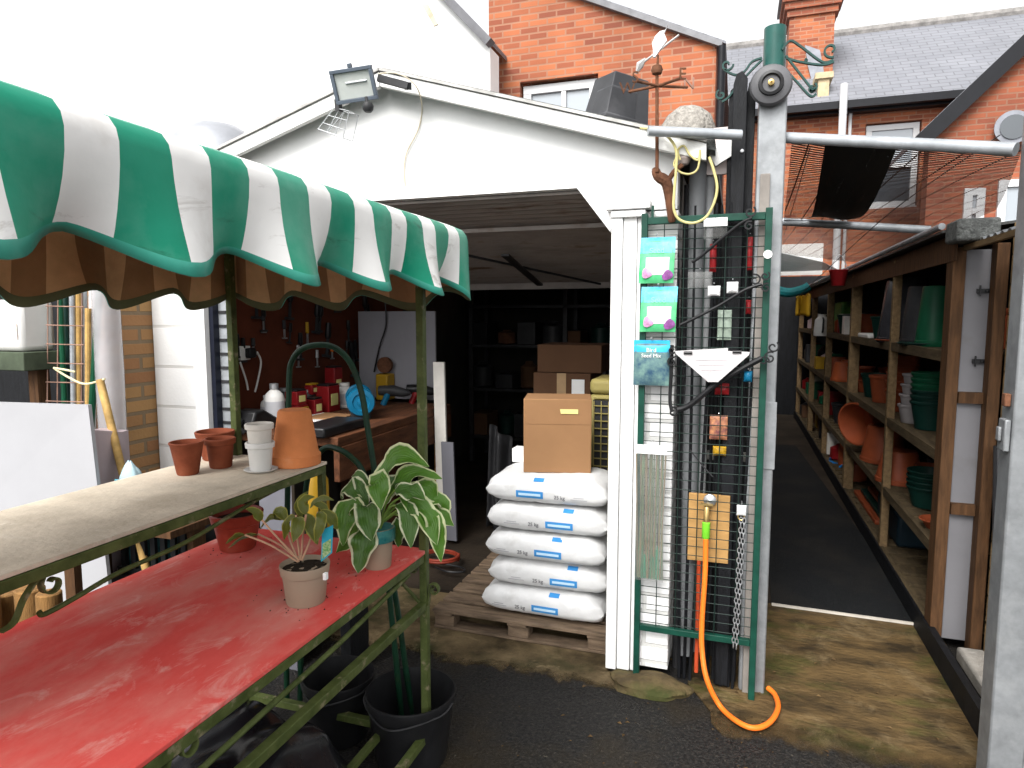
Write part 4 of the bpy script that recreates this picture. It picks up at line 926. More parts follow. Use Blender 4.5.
# beam with jerrycans
ba = P(-30, 351, Y=2.2); bb_ = P(55, 351, Y=2.3)
b = MB(); b.box(ba.x-.25, bb_.x, 2.15, 2.40, bb_.z-.085, bb_.z); tag(obj('green_beam', b, M_('mossy_wood', (.055,.07,.045), .85, .35, 6), loc=(ba.x, 2.25, bb_.z-.085), bevel=.004), 'mossy green timber ledge carrying white jerrycans', 'ledge')
for x, lb in ((ba.x-.1, 'dark timber prop under the left of the mossy ledge'), (bb_.x-.12, 'dark timber prop under the right end of the mossy ledge')):
    bt = MB(); bt.box(x, x+.06, 2.25, 2.31, 0, bb_.z-.087); tag(obj('ledge_post', bt, timber, loc=(x, 2.28, 0)), lb, 'post')
def jerry(x, y, z, label):
    t = thing('jerrycan', label, 'jerrycan', (x, y, z)); b = MB(); b.box(x-.095, x+.095, y-.07, y+.10, z+.001, z+.24); obj('body', b, whitepl, t, bevel=.025)
    b = MB(); b.tube(spline([(x-.06, y+.02, z+.235), (x-.05, y+.02, z+.285), (x+.03, y+.02, z+.285), (x+.045, y+.02, z+.235)]), .011, 8); obj('handle', b, whitepl, t)
    b = MB(); b.lathe([(.022,.238),(.022,.27),(0,.271)], (x+.07, y-.03, z), 14); obj('cap', b, whitepl, t)
    b = MB(); b.box(x+.0, x+.075, y-.0725, y-.0712, z+.06, z+.13); obj('faded_label', b, M_('faded_label', (.74,.66,.62), .6, .3, 60, col2=(.66,.50,.42)), t)
jb = bb_.z
jerry(bb_.x-.13, 2.24, jb, 'white jerrycan with a faded label on the mossy ledge'); jerry(bb_.x-.335, 2.22, jb, 'plain white jerrycan at the edge of the photo left of the labelled one')
# stakes, mesh, roll
b_ = [(60,300,66,440,greenpl,.012,'dark green plant stake'),(72,300,74,440,galv2,.012,'grey metal tube'),(99,296,90,440,greenpl,.015,'thick green plastic coated stake'),(78,300,79,430,bamboo,.012,'bamboo cane'),(88,335,88,440,bamboo,.013,'second bamboo cane'),(66,300,70,440,dkgreenpl,.012,'darker green stake'),(84,300,86,440,galv2,.014,'pale grey pipe'),(92,300,93,440,sheetpl,.014,'clear plastic tube')]
for i, (x0, y0, x1, y1, m, r, lab) in enumerate(b_):
    p0 = P(x0, y0, Y=2.32+i*.01); p1 = P(x1, y1, Y=2.30+i*.01); dv = (p1-p0); p1 = p0+dv*((p0.z-.01)/(p0.z-p1.z)); p0 = p0+dv*-.25
    b = MB(); b.tube([p1, p0], r, 10); tag(obj('stake', b, m, loc=p1), lab+' leaning in the bundle beside the brick wall'+('' if i != 4 else ', the thicker'), 'stake')
t = thing('wire_screen', 'rusty wire mesh panel in front of the bundle of stakes', 'mesh panel', P(70, 440, Y=2.26))
b = MB()
for y in range(306, 450, 19): b.tube([P(46, y, Y=2.26), P(84, y+1, Y=2.26)], .0028, 6)
for x in (48, 58, 82): b.tube([P(x, 290, Y=2.262), P(x-1, 460, Y=2.262)], .0028, 6)
obj('wire_grid', b, rustred, t)
b = MB(); b.tube(spline([P(54, 368, Y=2.2), P(68, 377, Y=2.2), P(85, 384, Y=2.2), P(105, 379, Y=2.2)]), .005, 7); b.tube(spline([P(54, 368, Y=2.2), P(66, 370, Y=2.19), P(75, 372, Y=2.2)]), .005, 7); tag(obj('rope', b, M_('cream_rope', (.66,.60,.36), .8, .1), loc=P(85, 384, Y=2.2)), 'cream cord tied round the bundle of stakes', 'rope')
b = MB(); p0 = P(100, 380, Y=2.2); p1 = P(122, 470, Y=2.15); b.tube([p0, p1+(p1-p0)*1.2], .017, 12); tag(obj('wooden_handle', b, bamboo, loc=p1), 'pale wooden broom handle leaning against the plastic roll', 'handle')
b = MB(); rr = P(108, 350, Y=2.36); b.lathe([(.0,.0),(.055,0),(.06,.02),(.057,.8),(.06,1.3),(.055,1.75),(0,1.76)], (rr.x, rr.y, .0), 22, wob=.08); tag(obj('polythene_roll', b, polyfilm, loc=(rr.x, rr.y, 0)), 'milky roll of clear polythene standing by the brick wall', 'roll')
a_ = P(93, 430, Y=2.08); c_ = P(122, 432, Y=2.2); b = MB(); b.prism([(a_.x, 2.08, a_.z), (c_.x, 2.2, c_.z), (c_.x, 2.2, .3), (a_.x, 2.08, .3)], (-.02, .05, 0)); tag(obj('pink_carton', b, pinkbox, loc=(a_.x, 2.1, .3)), 'faded pink carton behind the white board', 'carton')
b = MB(); b.box(-2.75, -2.45, 2.0, 2.3, 0, .298); tag(obj('storage_crate', b, dkgreenpl, loc=(-2.6, 2.15, 0), bevel=.01), 'dark green crate on the ground beneath the pink carton', 'crate')
p = P(131, 482, Y=2.06); b = MB()
def pk(u, v): a = 2*PI*u; w_ = (1-.9*v**6); return Vector((p.x+.055*math.cos(a)*w_*(1+.1*math.sin(5*a+v*6)), p.y+.04*math.sin(a)*w_, p.z-.15+.24*v+.01*noise.noise(Vector((u*7, v*7, 0)))))
b.grid(pk, 28, 14); t = tag(obj('plastic_packet', b, film('blue_packet', (.45,.62,.68), .75), loc=(p.x, p.y, p.z-.15), smooth=80), 'crumpled clear plastic packet with a blue label near the brick wall', 'packet')
b = MB(); b.box(p.x-.03, p.x+.035, p.y-.05, p.y-.044, p.z-.05, p.z+.02); obj('label_sheet', b, M_('packet_label', (.10,.36,.44), .5, .4, 50), t)
b = MB(); b.box(p.x-.3, p.x+.3, p.y-.1, p.y+.2, p.z-.18, p.z-.152); tag(obj('low_plank', b, timber, loc=(p.x, p.y, p.z-.18)), 'plank holding the plastic packet beside the brick wall', 'plank')
for x, lb in ((p.x-.27, 'timber prop under the left end of the packet plank'), (p.x+.2, 'timber prop under the right end of the packet plank')):
    bt = MB(); bt.box(x, x+.06, p.y+.05, p.y+.12, 0, p.z-.182); tag(obj('plank_prop', bt, timber, loc=(x, p.y+.08, 0)), lb, 'post')
# log edging behind the shelf
for i, (px, py) in enumerate([(6,592),(30,588),(49,592),(-16,598)]):
    p = P(px, py, Y=1.50-.03*i); r = .043 if i != 2 else .036; b = MB(); b.lathe([(0,0),(r,.0),(r,p.z-.004),(r-.004,p.z),(0,p.z+.001)], (p.x, p.y, 0), 18, wob=.03); b.m = [0]*len(b.m)
    tag(obj('log_post', b, logw, loc=(p.x, p.y, 0)), ['round timber post with an orange sawn top left of the iron scroll', 'round timber post right behind the iron scroll', 'thinner round timber post right of the iron scroll', 'round timber post at the picture edge under the tan shelf'][i], 'post')
# dark frame items between shelf and table
p = P(69, 585, Y=1.72); b = MB(); b.box(p.x-.02, p.x+.03, 1.72, 1.75, .0, .80); tag(obj('timber_batten', b, timber, loc=(p.x, 1.73, 0)), 'dark brown batten in front of the big white board', 'batten')
t = thing('plastic_crate', 'black slotted crate seen between the shelf and the red table', 'crate', (P(150, 530, Y=2.1).x, 2.1, .45))
p = P(150, 530, Y=2.1); b = MB()
for k in range(7): b.box(p.x-.17+k*.055, p.x-.145+k*.055, 2.1, 2.115, .48, .76)
b.box(p.x-.19, p.x+.21, 2.095, 2.12, .76, .80); b.box(p.x-.19, p.x+.21, 2.095, 2.4, .45, .48); b.box(p.x-.19, p.x+.21, 2.38, 2.4, .48, .80); obj('crate_body', b, blackpl, t)
b = MB(); b.box(p.x-.15, p.x-.06, 2.12, 2.3, .481, .74); obj('crate_filling', b, M_('crate_teal', (.03,.10,.11), .5, .6, 30), t)
b = MB(); b.box(p.x-.2, p.x+.22, 2.0, 2.5, .0, .448); tag(obj('storage_crate', b, greypl, loc=(p.x, 2.2, 0), bevel=.01), 'grey plastic bin under the black slotted crate', 'crate')
b = MB(); p = P(277, 520, Y=2.35); b.box(p.x-.09, p.x+.08, 2.35, 2.37, .0, 1.0); tag(obj('white_offcut', b, greybrown, loc=(p.x, 2.36, 0)), 'white offcut of board standing behind the red pot', 'board')
b = MB(); p = P(317, 498, Y=2.4); b.lathe([(0,.0),(.05,0),(.055,.01),(.05,.25),(.02,.30),(.02,.33),(0,.33)], (p.x, 2.4, p.z-.17), 16); t = tag(obj('yellow_bottle', b, yellowpl, loc=(p.x, 2.4, p.z-.17)), 'yellow bottle seen through the gap below the tan shelf', 'bottle')
lb_ = thing('low_bench', 'low timber bench holding the yellow bottle behind the stall', 'bench', (p.x, 2.48, .003))
b = MB(); b.box(p.x-.25, p.x+.2, 2.37, 2.6, p.z-.2, p.z-.172); obj('seat', b, blackwood, lb_)
for x in (p.x-.23, p.x+.1): b = MB(); b.box(x, x+.05, 2.4, 2.55, .003, p.z-.202); obj('leg', b, blackwood, lb_)

# ------------------------------------------------------------------ display grid panel and things on it
GY = 2.745
t = thing('display_grid', 'green framed wire display panel beside the white garage jamb', 'display grid', (-.12, GY, 0))
gx0, gx1 = -.362, .103
for x in (gx0, gx1): b = MB(); b.bar((x, GY, .0), (x, GY, 1.965), .025); obj('frame_post', b, greenpaint, t, bevel=.002)
for z in (.245, 1.935): b = MB(); b.bar((gx0+.013, GY, z), (gx1-.013, GY, z), .025, .028 if z > 1 else .025); obj('frame_rail', b, greenpaint, t, bevel=.002)
b = MB()
for k in range(43): z = .27+k*.0388; b.tube([(gx0+.012, GY, z), (gx1-.012, GY, z)], .0019, 5)
for k in range(5): x = gx0+.078*(k+1); b.tube([(x, GY-.004, .25), (x, GY-.004, 1.93)], .0022, 5)
obj('wire_mesh', b, greenwire, t)
b = MB(); b.lathe([(0,0),(.016,0),(.016,.003),(0,.003)], (gx1, GY-.014, 1.79), 18, M=Matrix.Rotation(PI/2, 4, 'X')); obj('badge', b, paper, t)
b = MB(); b.bar((gx0+.03, GY, 1.95), (gx0+.03, GY, 1.995), .01); obj('stub', b, greenpaint, t)
def packet(px0, py0, px1, py1, kind, label):
    A_ = P(px0, py0, Y=GY-.03); B_ = P(px1, py1, Y=GY-.03); x0, x1, z0, z1 = A_.x, B_.x, B_.z, A_.z; W = x1-x0; Hh = z1-z0
    t = thing('seed_packet', label, 'packet', ((x0+x1)/2, GY-.03, z0))
    def s(u, v, off=0, th=.016): bul = th*math.sin(PI*u)**.6*math.sin(PI*min(1, v*1.1))**.6 if 0 < u < 1 and v < .9 else 0; return Vector((x0+W*u+(.006*(v-.5) if kind == 0 else 0), GY-.03-bul-off, z0+Hh*v))
    def region(u0, u1, v0, v1, mat, name, off, par, n=8):
        b = MB(); b.grid(lambda u, v: s(u0+(u1-u0)*u, v0+(v1-v0)*v, off), n, n); return obj(name, b, mat, par, smooth=80)
    if kind == 0: body = M_('packet_green', (.03,.42,.14), .35, .3, 9, col2=(.20,.62,.32)); top = M_('packet_sky', (.04,.42,.72), .35, .2, 9, col2=(.25,.66,.82))
    else: body = M_('packet_navy', (.03,.075,.13), .35, .5, 25, col2=(.16,.27,.24)); top = M_('packet_sky2', (.03,.36,.60), .35, .2, 9)
    b = MB(); b.grid(lambda u, v: s(u, v), 16, 16); b.grid(lambda u, v: s(u, v, -.004-0, -.006), 16, 16)
    o = obj('pouch', b, body, t, smooth=80)
    region(.0, 1, .66 if kind == 0 else .74, 1, top, 'pouch_top', .0008, o)
    if kind == 0:
        region(.2, .86, .18, .56, M_('packet_white', (.82,.82,.82), .4, .05), 'white_panel', .0009, o)
        for cx_, cz, rr, m in ((.24,.22,.15,M_('flower_pink',(.50,.26,.42),.5,.3,60)), (.82,.18,.16,M_('flower_purple',(.22,.07,.24),.5,.4,60))):
            b = MB(); pc = s(cx_, cz, .0022); b.lathe([(0,-.002),(rr*W*.7,-.001),(rr*W,.0),(rr*W*.6,.002),(0,.003)], pc, 14, M=Matrix.Rotation(PI/2, 4, 'X'), wob=.12); obj('flower_print', b, m, o)
        for vz, hh_ in ((.78,.10),):
            text('Seed', .030, s(.5, .70, .003), (1,0,0), (0,0,1), 'packet_text', M_('pale_green', (.30,.62,.52), .4, .1), o)
        region(.22, .84, .42, .44, ink_l, 'print_line', .0016, o)
    else:
        text('Seed Mix', .021, s(.5, .66, .003), (1,0,0), (0,0,1), 'packet_text', paper, o); text('Bird', .024, s(.5, .78, .003), (1,0,0), (0,0,1), 'packet_text', M_('print_cream', (.75,.72,.50), .5, .1), o)
    b = MB(); b.tube(spline([((x0+x1)/2, GY, z1+.012), ((x0+x1)/2, GY-.03, z1+.012), ((x0+x1)/2, GY-.055, z1+.004), ((x0+x1)/2, GY-.058, z1+.012)]), .002, 6); obj('hook', b, steel, t)
packet(640, 238, 674, 283, 0, 'upper green and blue seed packet hanging on the display grid')
packet(641, 287, 676, 332, 0, 'green and blue seed packet hanging second from the top')
packet(634, 340, 669, 386, 1, 'dark navy packet reading Seed Mix, lowest of the three packets')
# cane / wire packet
p = P(652, 452, Y=GY-.03); q = P(652, 580, Y=GY-.03)
t = thing('cane_packet', 'long clear packet of thin green and tan plant sticks on the grid', 'packet', (p.x, GY-.03, q.z))
b = MB()
for k in range(26):
    x = p.x-.05+.1*(k/25); b.tube([(x+random.uniform(-.004,.004), GY-.03-random.uniform(0,.008), q.z+.008), (x*.0+x+random.uniform(-.012,.012), GY-.03-random.uniform(0,.008), p.z-.01)], .0030, 5, mi=k % 2)
obj('sticks', b, [M_('stick_tan', (.20,.155,.09), .6, .2), M_('stick_green', (.10,.15,.08), .6, .3)], t)
b = MB()
for k in range(14): x = p.x-.044+.088*(k/13); b.tube([(x, GY-.034, q.z+.006), (x+random.uniform(-.004,.004), GY-.034, q.z+.10+random.uniform(0,.05))], .0026, 5)
obj('stick_tips', b, M_('tip_green', (.02,.22,.12), .5, .2), t)
b = MB(); b.box(p.x-.058, p.x+.058, GY-.046, GY-.0455, q.z, p.z); obj('clear_front', b, clearbag, t)
b = MB(); b.box(p.x-.06, p.x+.06, GY-.049, GY-.047, p.z-.005, p.z+.032); obj('header_card', b, paper, t); 
b = MB(); b.tube(spline([(p.x, GY, p.z+.045), (p.x, GY-.05, p.z+.045), (p.x, GY-.06, p.z+.03)]), .002, 6); obj('hook', b, steel, t)
# hooks, brackets
def bracket(pts, curls, label, w_=.012):
    A_ = [P(x, y, Y=GY-.03-.02*i/ max(1, len(pts)-1)) for i, (x, y) in enumerate(pts)]
    t = thing('hanging_bracket', label, 'bracket', A_[0]); b = MB(); b.tube(spline(A_, 6), w_/2, 8); obj('arm', b, blackpl, t)
    for (cx_, cy_, r, a0, sg) in curls:
        c_ = P(cx_, cy_, Y=GY-.045); b = MB(); flat(b, scroll(c_, r, 1.15, a0, XZ, sg), .014, .006, (0,1,0)); obj('scroll', b, blackpl, t)
bracket([(692,262),(700,257),(720,240),(740,224),(752,218)], [(750,212,.022,0,1),(749,226,.018,2,-1)], 'black scrolled bracket hung highest on the display grid')
bracket([(680,325),(695,318),(720,305),(745,290),(762,284)], [(765,276,.018,0,1),(766,288,.018,2,-1),(755,280,.022,1,1)], 'black scrolled bracket hung at mid height on the display grid')
bracket([(676,410),(690,405),(715,385),(740,370),(762,358)], [(773,347,.022,0,1),(770,358,.024,2,-1),(764,361,.018,1,-1)], 'thick black scrolled bracket behind the white triangular card', .022)
bracket([(672,345),(671,375),(670,400),(672,412)], [(672,350,.018,0,1),(672,362,.020,2,-1),(673,412,.02,1,1)], 'black hooked bracket hanging just left of the white card', .014)
bracket([(690,450),(702,465),(713,477)], [], 'slim black hook bar hanging above the plywood board', .006)
# white triangular header card
q = [(675,351),(728,348),(728,351),(750,352),(749,355),(718,382),(708,382),(676,354)]
b = MB(); b.prism([P(x, y, Y=GY-.068) for x, y in q], (0, .004, 0)); t = tag(obj('triangle_card', b, M_('card_white', (.50,.485,.485), .5, .05, 12, stain=(.40,.33,.33), sscale=12), loc=P(713, 365, Y=GY-.066)), 'white downward pointing triangular card in the middle of the display grid', 'card')
for cx_, cy_ in ((688,353),(737,352)): b = MB(); c_ = P(cx_, cy_, Y=GY-.0705); b.tube([c_+Vector((-.016,0,0)), c_+Vector((.016,0,.001))], .006, 8); obj('slot', b, blackpl, t)
for k, (a_, c_) in enumerate(((356,.06),(361,.05),(366,.04))): b = MB(); c0 = P(712, a_+4, Y=GY-.069); b.box(c0.x-c_, c0.x+c_, c0.y-.0006, c0.y, c0.z-.0015, c0.z+.0015); obj('print_line', b, M_('print_faint', (.55,.5,.52), .6, .1), t)
def hangitem(px0, py0, px1, py1, mat, label, cat, off=-.03, head=None, name='hanging_pack'):
    A_ = P(px0, py0, Y=GY+off); B_ = P(px1, py1, Y=GY+off); t = thing(name, label, cat, ((A_.x+B_.x)/2, GY+off, B_.z))
    b = MB(); W = B_.x-A_.x; Hh = A_.z-B_.z
    b.grid(lambda u, v: Vector((A_.x+W*u, GY+off-.014*math.sin(PI*u)**.5*math.sin(PI*v)**.5+.003*noise.noise(Vector((u*6, v*6, px0))), B_.z+Hh*v)), 12, 12); b.grid(lambda u, v: Vector((A_.x+W*u, GY+off+.004, B_.z+Hh*v)), 2, 2); obj('pack', b, mat, t, smooth=80)
    if head: b = MB(); b.box(A_.x, B_.x, GY+off-.018, GY+off-.016, A_.z-.02, A_.z+.012); obj('header_card', b, head, t)
    b = MB(); b.tube([((A_.x+B_.x)/2, GY, A_.z+.012), ((A_.x+B_.x)/2, GY+off-.02, A_.z+.010)], .002, 6); obj('hook', b, steel, t)
    return t
hangitem(704,222,727,238, clearbag, 'clear blister pack high on the display grid', 'packet', -.035, paper)
hangitem(710,244,716,272, redpl, 'red handled tool hanging below the clear blister pack', 'tool', .015, None)
hangitem(747,237,752,270, redpl, 'long red tool hanging beside the right grid post', 'tool', .02, None)
hangitem(746,300,751,314, redpl, 'short red tool lower down beside the right grid post', 'tool', .02, None)
hangitem(688,272,712,288, clearbag, 'small clear bag hanging left of the two price cards', 'packet', -.04, None)
hangitem(708,286,720,296, paper, 'left of two small white price cards on the grid', 'card', -.045); hangitem(727,282,738,293, paper, 'right of two small white price cards on the grid', 'card', -.045)
hangitem(718,310,731,340, film('jar_glass', (.45,.55,.45), .5), 'greenish glass jar hanging behind the grid', 'jar', .02)
hangitem(715,383,729,395, redpl, 'red parcel under the tip of the white triangular card', 'parcel', .015)
hangitem(744,371,752,382, bluepl, 'small bright blue tag right of the white triangular card', 'tag', -.03)
hangitem(710,415,727,440, M_('pack_flower', (.14,.05,.06), .5, .6, 40, col2=(.5,.22,.10)), 'orange and pink packet hanging behind the lower grid', 'packet', .025)
hangitem(713,446,726,456, yellowpl, 'yellow packet hanging below the orange and pink one', 'packet', .03)
hangitem(737,505,746,516, paper, 'white tag hanging right of the plywood board', 'tag', -.02)
# plywood with valve and hose
A_ = P(689, 493, Y=GY+.03); B_ = P(728, 564, Y=GY+.03)
t = thing('tap_board', 'small plywood board with a brass tap behind the lower grid', 'tap board', ((A_.x+B_.x)/2, GY+.03, B_.z))
b = MB(); b.box(A_.x, B_.x, GY+.028, GY+.046, B_.z, A_.z); obj('board', b, ply, t, bevel=.002)
v = P(706, 530, Y=GY-.02); b = MB(); b.tube([(v.x, GY+.028, v.z+.09), (v.x, GY-.01, v.z+.09), (v.x, GY-.02, v.z+.07), (v.x, GY-.02, v.z+.03)], .011, 10); b.bar((v.x-.025, GY-.02, v.z+.105), (v.x+.025, GY-.02, v.z+.105), .012, .008); obj('tap', b, brass, t)
dm = P(710, 500, Y=GY+.02); b = MB(); b.lathe([(.026,0),(.024,.008),(.014,.014),(0,.016)], dm, 18, M=Matrix.Rotation(PI/2, 4, 'X')); obj('dome_light', b, steel, t)
h = thing('garden_hose', 'orange garden hose looping from the tap down to the ground', 'hose', P(725, 720, Z=.02))
hp = [Vector((v.x, GY-.02, v.z)), P(705, 575, Y=2.71), P(702, 620, Y=2.69), P(702, 650, Y=2.67), P(707, 680, Y=2.62), P(720, 706, Z=.03), P(738, 722, Z=.028), P(755, 728, Z=.028), P(770, 722, Z=.03), P(778, 708, Z=.03), P(775, 695, Z=.03), P(768, 688, Z=.035)]
b = MB(); b.tube(spline(hp, 8), .0105, 12); obj('hose', b, orange, h)
b = MB(); b.tube([(v.x, GY-.02, v.z+.035), (v.x, GY-.02, v.z+.03), (v.x, GY-.02, v.z-.03), (v.x, GY-.02, v.z-.036)], [.009,.016,.016,.012], 14); obj('connector', b, lime, h)
b = MB(); b.tube(spline([P(699, 560, Y=GY+.035), P(698, 600, Y=GY+.035), P(697, 640, Y=GY+.035), P(696, 672, Y=GY+.02)]), .0085, 10); tag(obj('feed_pipe', b, M_('hose_red', (.42,.06,.02), .4, .1), loc=P(696, 672, Y=GY+.02)), 'darker orange supply hose running straight down behind the grid', 'hose')
# chain
t0 = P(741, 520, Y=GY-.02); t1 = P(734, 650, Y=GY-.02)
b = MB(); n = 26
for r_ in range(2):
    for k in range(n):
        c_ = t0.lerp(t1, k/n)+Vector((.012*r_-.004*k/n, -.008*r_, 0)); a = (k % 2)*PI/2
        pts = [c_+Vector((math.cos(a)*.006*math.cos(q), math.sin(a)*.006*math.cos(q), .0125*math.sin(q))) for q in [2*PI*i/10 for i in range(10)]]
        b.tube(pts, .0022, 5, closed=True)
t = tag(obj('chain', b, steel, loc=t1), 'doubled galvanised chain hanging at the right of the grid', 'chain')
b = MB(); b.tube([t0+Vector((.012*math.cos(q), 0, .012+.012*math.sin(q))) for q in [2*PI*i/14 for i in range(14)]], .003, 6, closed=True); obj('ring', b, brass, t)
# pipes, poles behind the grid
def pipe(px, Y, z0, z1, r, mat, label, name='pipe', cat='pipe', box=False, py=400):
    x = P(px, py, Y=Y).x; b = MB()
    if box: b.box(x-r, x+r, Y-r, Y+r, z0, z1)
    else: b.tube([(x, Y, z0), (x, Y, z1)], r, 14)
    return tag(obj(name, b, mat, loc=(x, Y, z0), bevel=.003 if box else 0), label, cat)
pipe(692, 2.86, .1, 2.2, .034, M_('pipe_grey', (.13,.135,.14), .5, .15), 'broad grey plastic downpipe beside the white brick nib')
pipe(703, 2.90, .1, 2.25, .022, M_('pipe_pale', (.24,.245,.25), .5, .15), 'paler slim pipe right of the broad grey downpipe')
pipe(683, 2.92, .0, 2.1, .018, darkmetal, 'dark slim conduit between the white brick nib and the downpipe')
pipe(757, 2.80, .0, 2.1, .018, M_('post_greybrown', (.22,.20,.18), .8, .2), 'grey timber stud beside the green grid post', 'stud', 'stud', True)
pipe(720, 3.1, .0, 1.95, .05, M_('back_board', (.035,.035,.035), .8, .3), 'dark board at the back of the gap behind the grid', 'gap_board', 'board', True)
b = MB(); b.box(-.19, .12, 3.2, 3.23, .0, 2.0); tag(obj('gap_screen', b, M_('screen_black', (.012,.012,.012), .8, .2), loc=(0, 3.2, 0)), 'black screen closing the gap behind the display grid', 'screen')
A_ = P(680, 456, Y=2.80); B_ = P(757, 470, Y=2.80); b = MB(); b.box(A_.x, B_.x, 2.945, 2.965, B_.z, A_.z); tag(obj('cross_batten', b, M_('batten_grey', (.30,.29,.27), .8, .2), loc=(A_.x, 2.95, B_.z)), 'grey cross batten behind the grid above the plywood', 'batten')
rc = random.Random(11)
cane0 = None
for k in range(16):
    x = -.225+rc.random()*.30; y = 2.80+rc.random()*.10; h_ = rc.uniform(1.6, 2.1); lean = rc.uniform(-.03, .03)
    if cane0 is None:
        b = MB(); b.tube([(x, y, .004), (x+.004, y, .9), (x, y, 2.0)], [.007,.0065,.005], 8); cane0 = tag(obj('plant_cane', b, blackwood, loc=(x, y, .004)), 'thin dark cane standing behind the green display grid', 'cane', 'dark canes behind the display grid')
    else: dup(cane0, (x, y, .004), rot=(rc.uniform(-.02,.02), lean, 0))
# black posts bundle
for i, (px, ytop, r, Y) in enumerate([(741,72,.026,2.80),(733,88,.014,2.83),(752,80,.016,2.84)]):
    p = P(px, ytop, Y=Y); b = MB()
    b.prism([(p.x-r, Y-r*.6, .02), (p.x+r, Y-r*.6, .02), (p.x+r, Y-r*.6, p.z-.03), (p.x+r*.2, Y-r*.6, p.z), (p.x-r*.6, Y-r*.6, p.z-.01), (p.x-r, Y-r*.6, p.z-.05)], (0, r*1.2, 0)); o = tag(obj('black_stake', b, blackwood, loc=(p.x, Y, .02), bevel=.003), ['broad black timber stake standing behind the grid', 'narrow black stake left of the broad black one', 'narrow black stake between the broad one and the galvanised post'][i], 'stake')
    if i == 0: b = MB(); c_ = P(742, 151, Y=Y-r*.6-.002); b.lathe([(0,.0),(.008,0),(.006,.004),(0,.005)], c_, 12, M=Matrix.Rotation(PI/2, 4, 'X')); obj('nail_head', b, steel, o)
# galvanised post
t = thing('gate_post', 'square galvanised gate post with a green tube cap and dark disc', 'post', (.115, 2.83, 0))
b = MB(); b.box(.053, .155, 2.80, 2.90, 0, 2.455); obj('post', b, galv, t, bevel=.006)
b = MB(); b.box(.1565, .162, 2.81, 2.86, 1.02, 1.16); b.box(.09, .160, 2.794, 2.7985, .95, 1.22); obj('latch_plate', b, galv, t, bevel=.001)
b = MB(); b.lathe([(.038,2.457),(.040,2.459),(.040,2.655),(.035,2.657),(.035,2.63),(0,2.63)], (.104, 2.85, 0), 24); b.lathe([(.056,2.456),(.056,2.472),(.048,2.474)], (.104, 2.85, 0), 24); obj('cap_tube', b, M_('cap_green', (.02,.085,.072), .35, .2, 8), t)
dc = P(771, 84, Y=2.76)
b = MB(); MF = Matrix.Rotation(PI/2, 4, 'X')
b.lathe([(.0,-.045),(.045,-.04),(.074,-.01),(.076,.0),(.070,.012),(.05,.02),(.046,.020)], dc+Vector((0,.01,0)), 32, M=MF); obj('disc', b, M_('disc_grey', (.09,.09,.095), .4, .3), t)
b = MB(); b.lathe([(.046,.018),(.044,.03),(.034,.032),(.030,.020),(.014,.018),(0,.018)], dc+Vector((0,.01,0)), 28, M=MF); obj('disc_rim', b, blackpl, t)
b = MB(); b.lathe([(.012,.019),(.011,.034),(.004,.036),(0,.030)], dc+Vector((0,.01,0)), 16, M=MF); obj('disc_centre', b, brass, t)
def scrollarm(px, curl, label, r):
    b = MB(); A_ = [P(x, y, Y=2.82) for x, y in px]; flat(b, spline(A_, 6), .012, .007, (0,1,0))
    flat(b, scroll(P(*curl[:2], Y=2.82), r, 1.0, curl[2], XZ, curl[3]), .012, .007, (0,1,0)); return b
gs = M_('scroll_green', (.010,.05,.043), .4, .25)
for px, cu, r in [([(762,58),(752,62),(744,72),(735,75),(724,70)], (727,65,0,1), .024), ([(762,60),(750,72),(736,88),(728,98),(722,102)], (721,95,2,-1), .020), ([(782,50),(790,41),(800,46),(822,62),(833,60)], (831,50,-1.2,1), .028), ([(786,58),(800,62),(822,65),(834,62)], (806,60,0,1), .004), ([(782,66),(795,80),(810,96),(816,94)], (812,88,1,1), .018), ([(786,56),(800,74),(814,92)], (812,90,1,1), .010)]:
    b = scrollarm(px, cu, '', r); obj('scroll_arm', b, gs, t)
# weathervane, pole, driftwood, basket, hose loops and pots on the roof
t = thing('weathervane', 'rusty weathervane with a silver bird above the garage corner', 'weathervane', P(656, 175, Y=2.66))
VY = 2.66
b = MB(); b.tube([P(657, 172, Y=VY), P(657, 78, Y=VY), P(658, 55, Y=VY)], [.007,.006,.004], 8); obj('pole', b, rust, t)
b = MB(); b.lathe([(0,-.022),(.018,-.014),(.022,0),(.018,.014),(0,.022)], P(657, 70, Y=VY), 16); obj('ball', b, rust, t)
c_ = P(658, 86, Y=VY)
for k, (dx, dy, L) in enumerate([(-.115,.03,'W'),(.105,.05,'N'),(.09,-.06,'E'),(-.07,-.08,'S')]):
    e = c_+Vector((dx, dy, .0)); b = MB(); b.tube([c_, e], .0055, 7); a_ = obj('arm', b, rust, t); text(L, .06, e+Vector((dx*.05, 0, .012)), (1,.3,0), (0,0,1), 'letter', rust if k != 1 else rustred, a_, .003)
b = MB(); A_ = P(640, 65, Y=VY); B_ = P(679, 35, Y=VY); b.tube([A_, B_], .004, 7); b.tube([A_+Vector((-.014,0,-.03)), A_, A_+Vector((.02,0,.022))], [.003,.016,.003], 6); obj('arrow', b, M_('vane_silver', (.46,.45,.44), .4, .2, metal=.4), t)
bd = [(655,57),(661,48),(667,40),(664,33),(668,24),(665,30),(660,31),(655,36),(652,43),(653,50),(653,57)]
b = MB(); b.prism([P(x, y, Y=VY-.006) for x, y in bd], (0, .012, 0)); obj('bird', b, M_('vane_white', (.72,.72,.72), .4, .15, 20), t, bevel=.003)
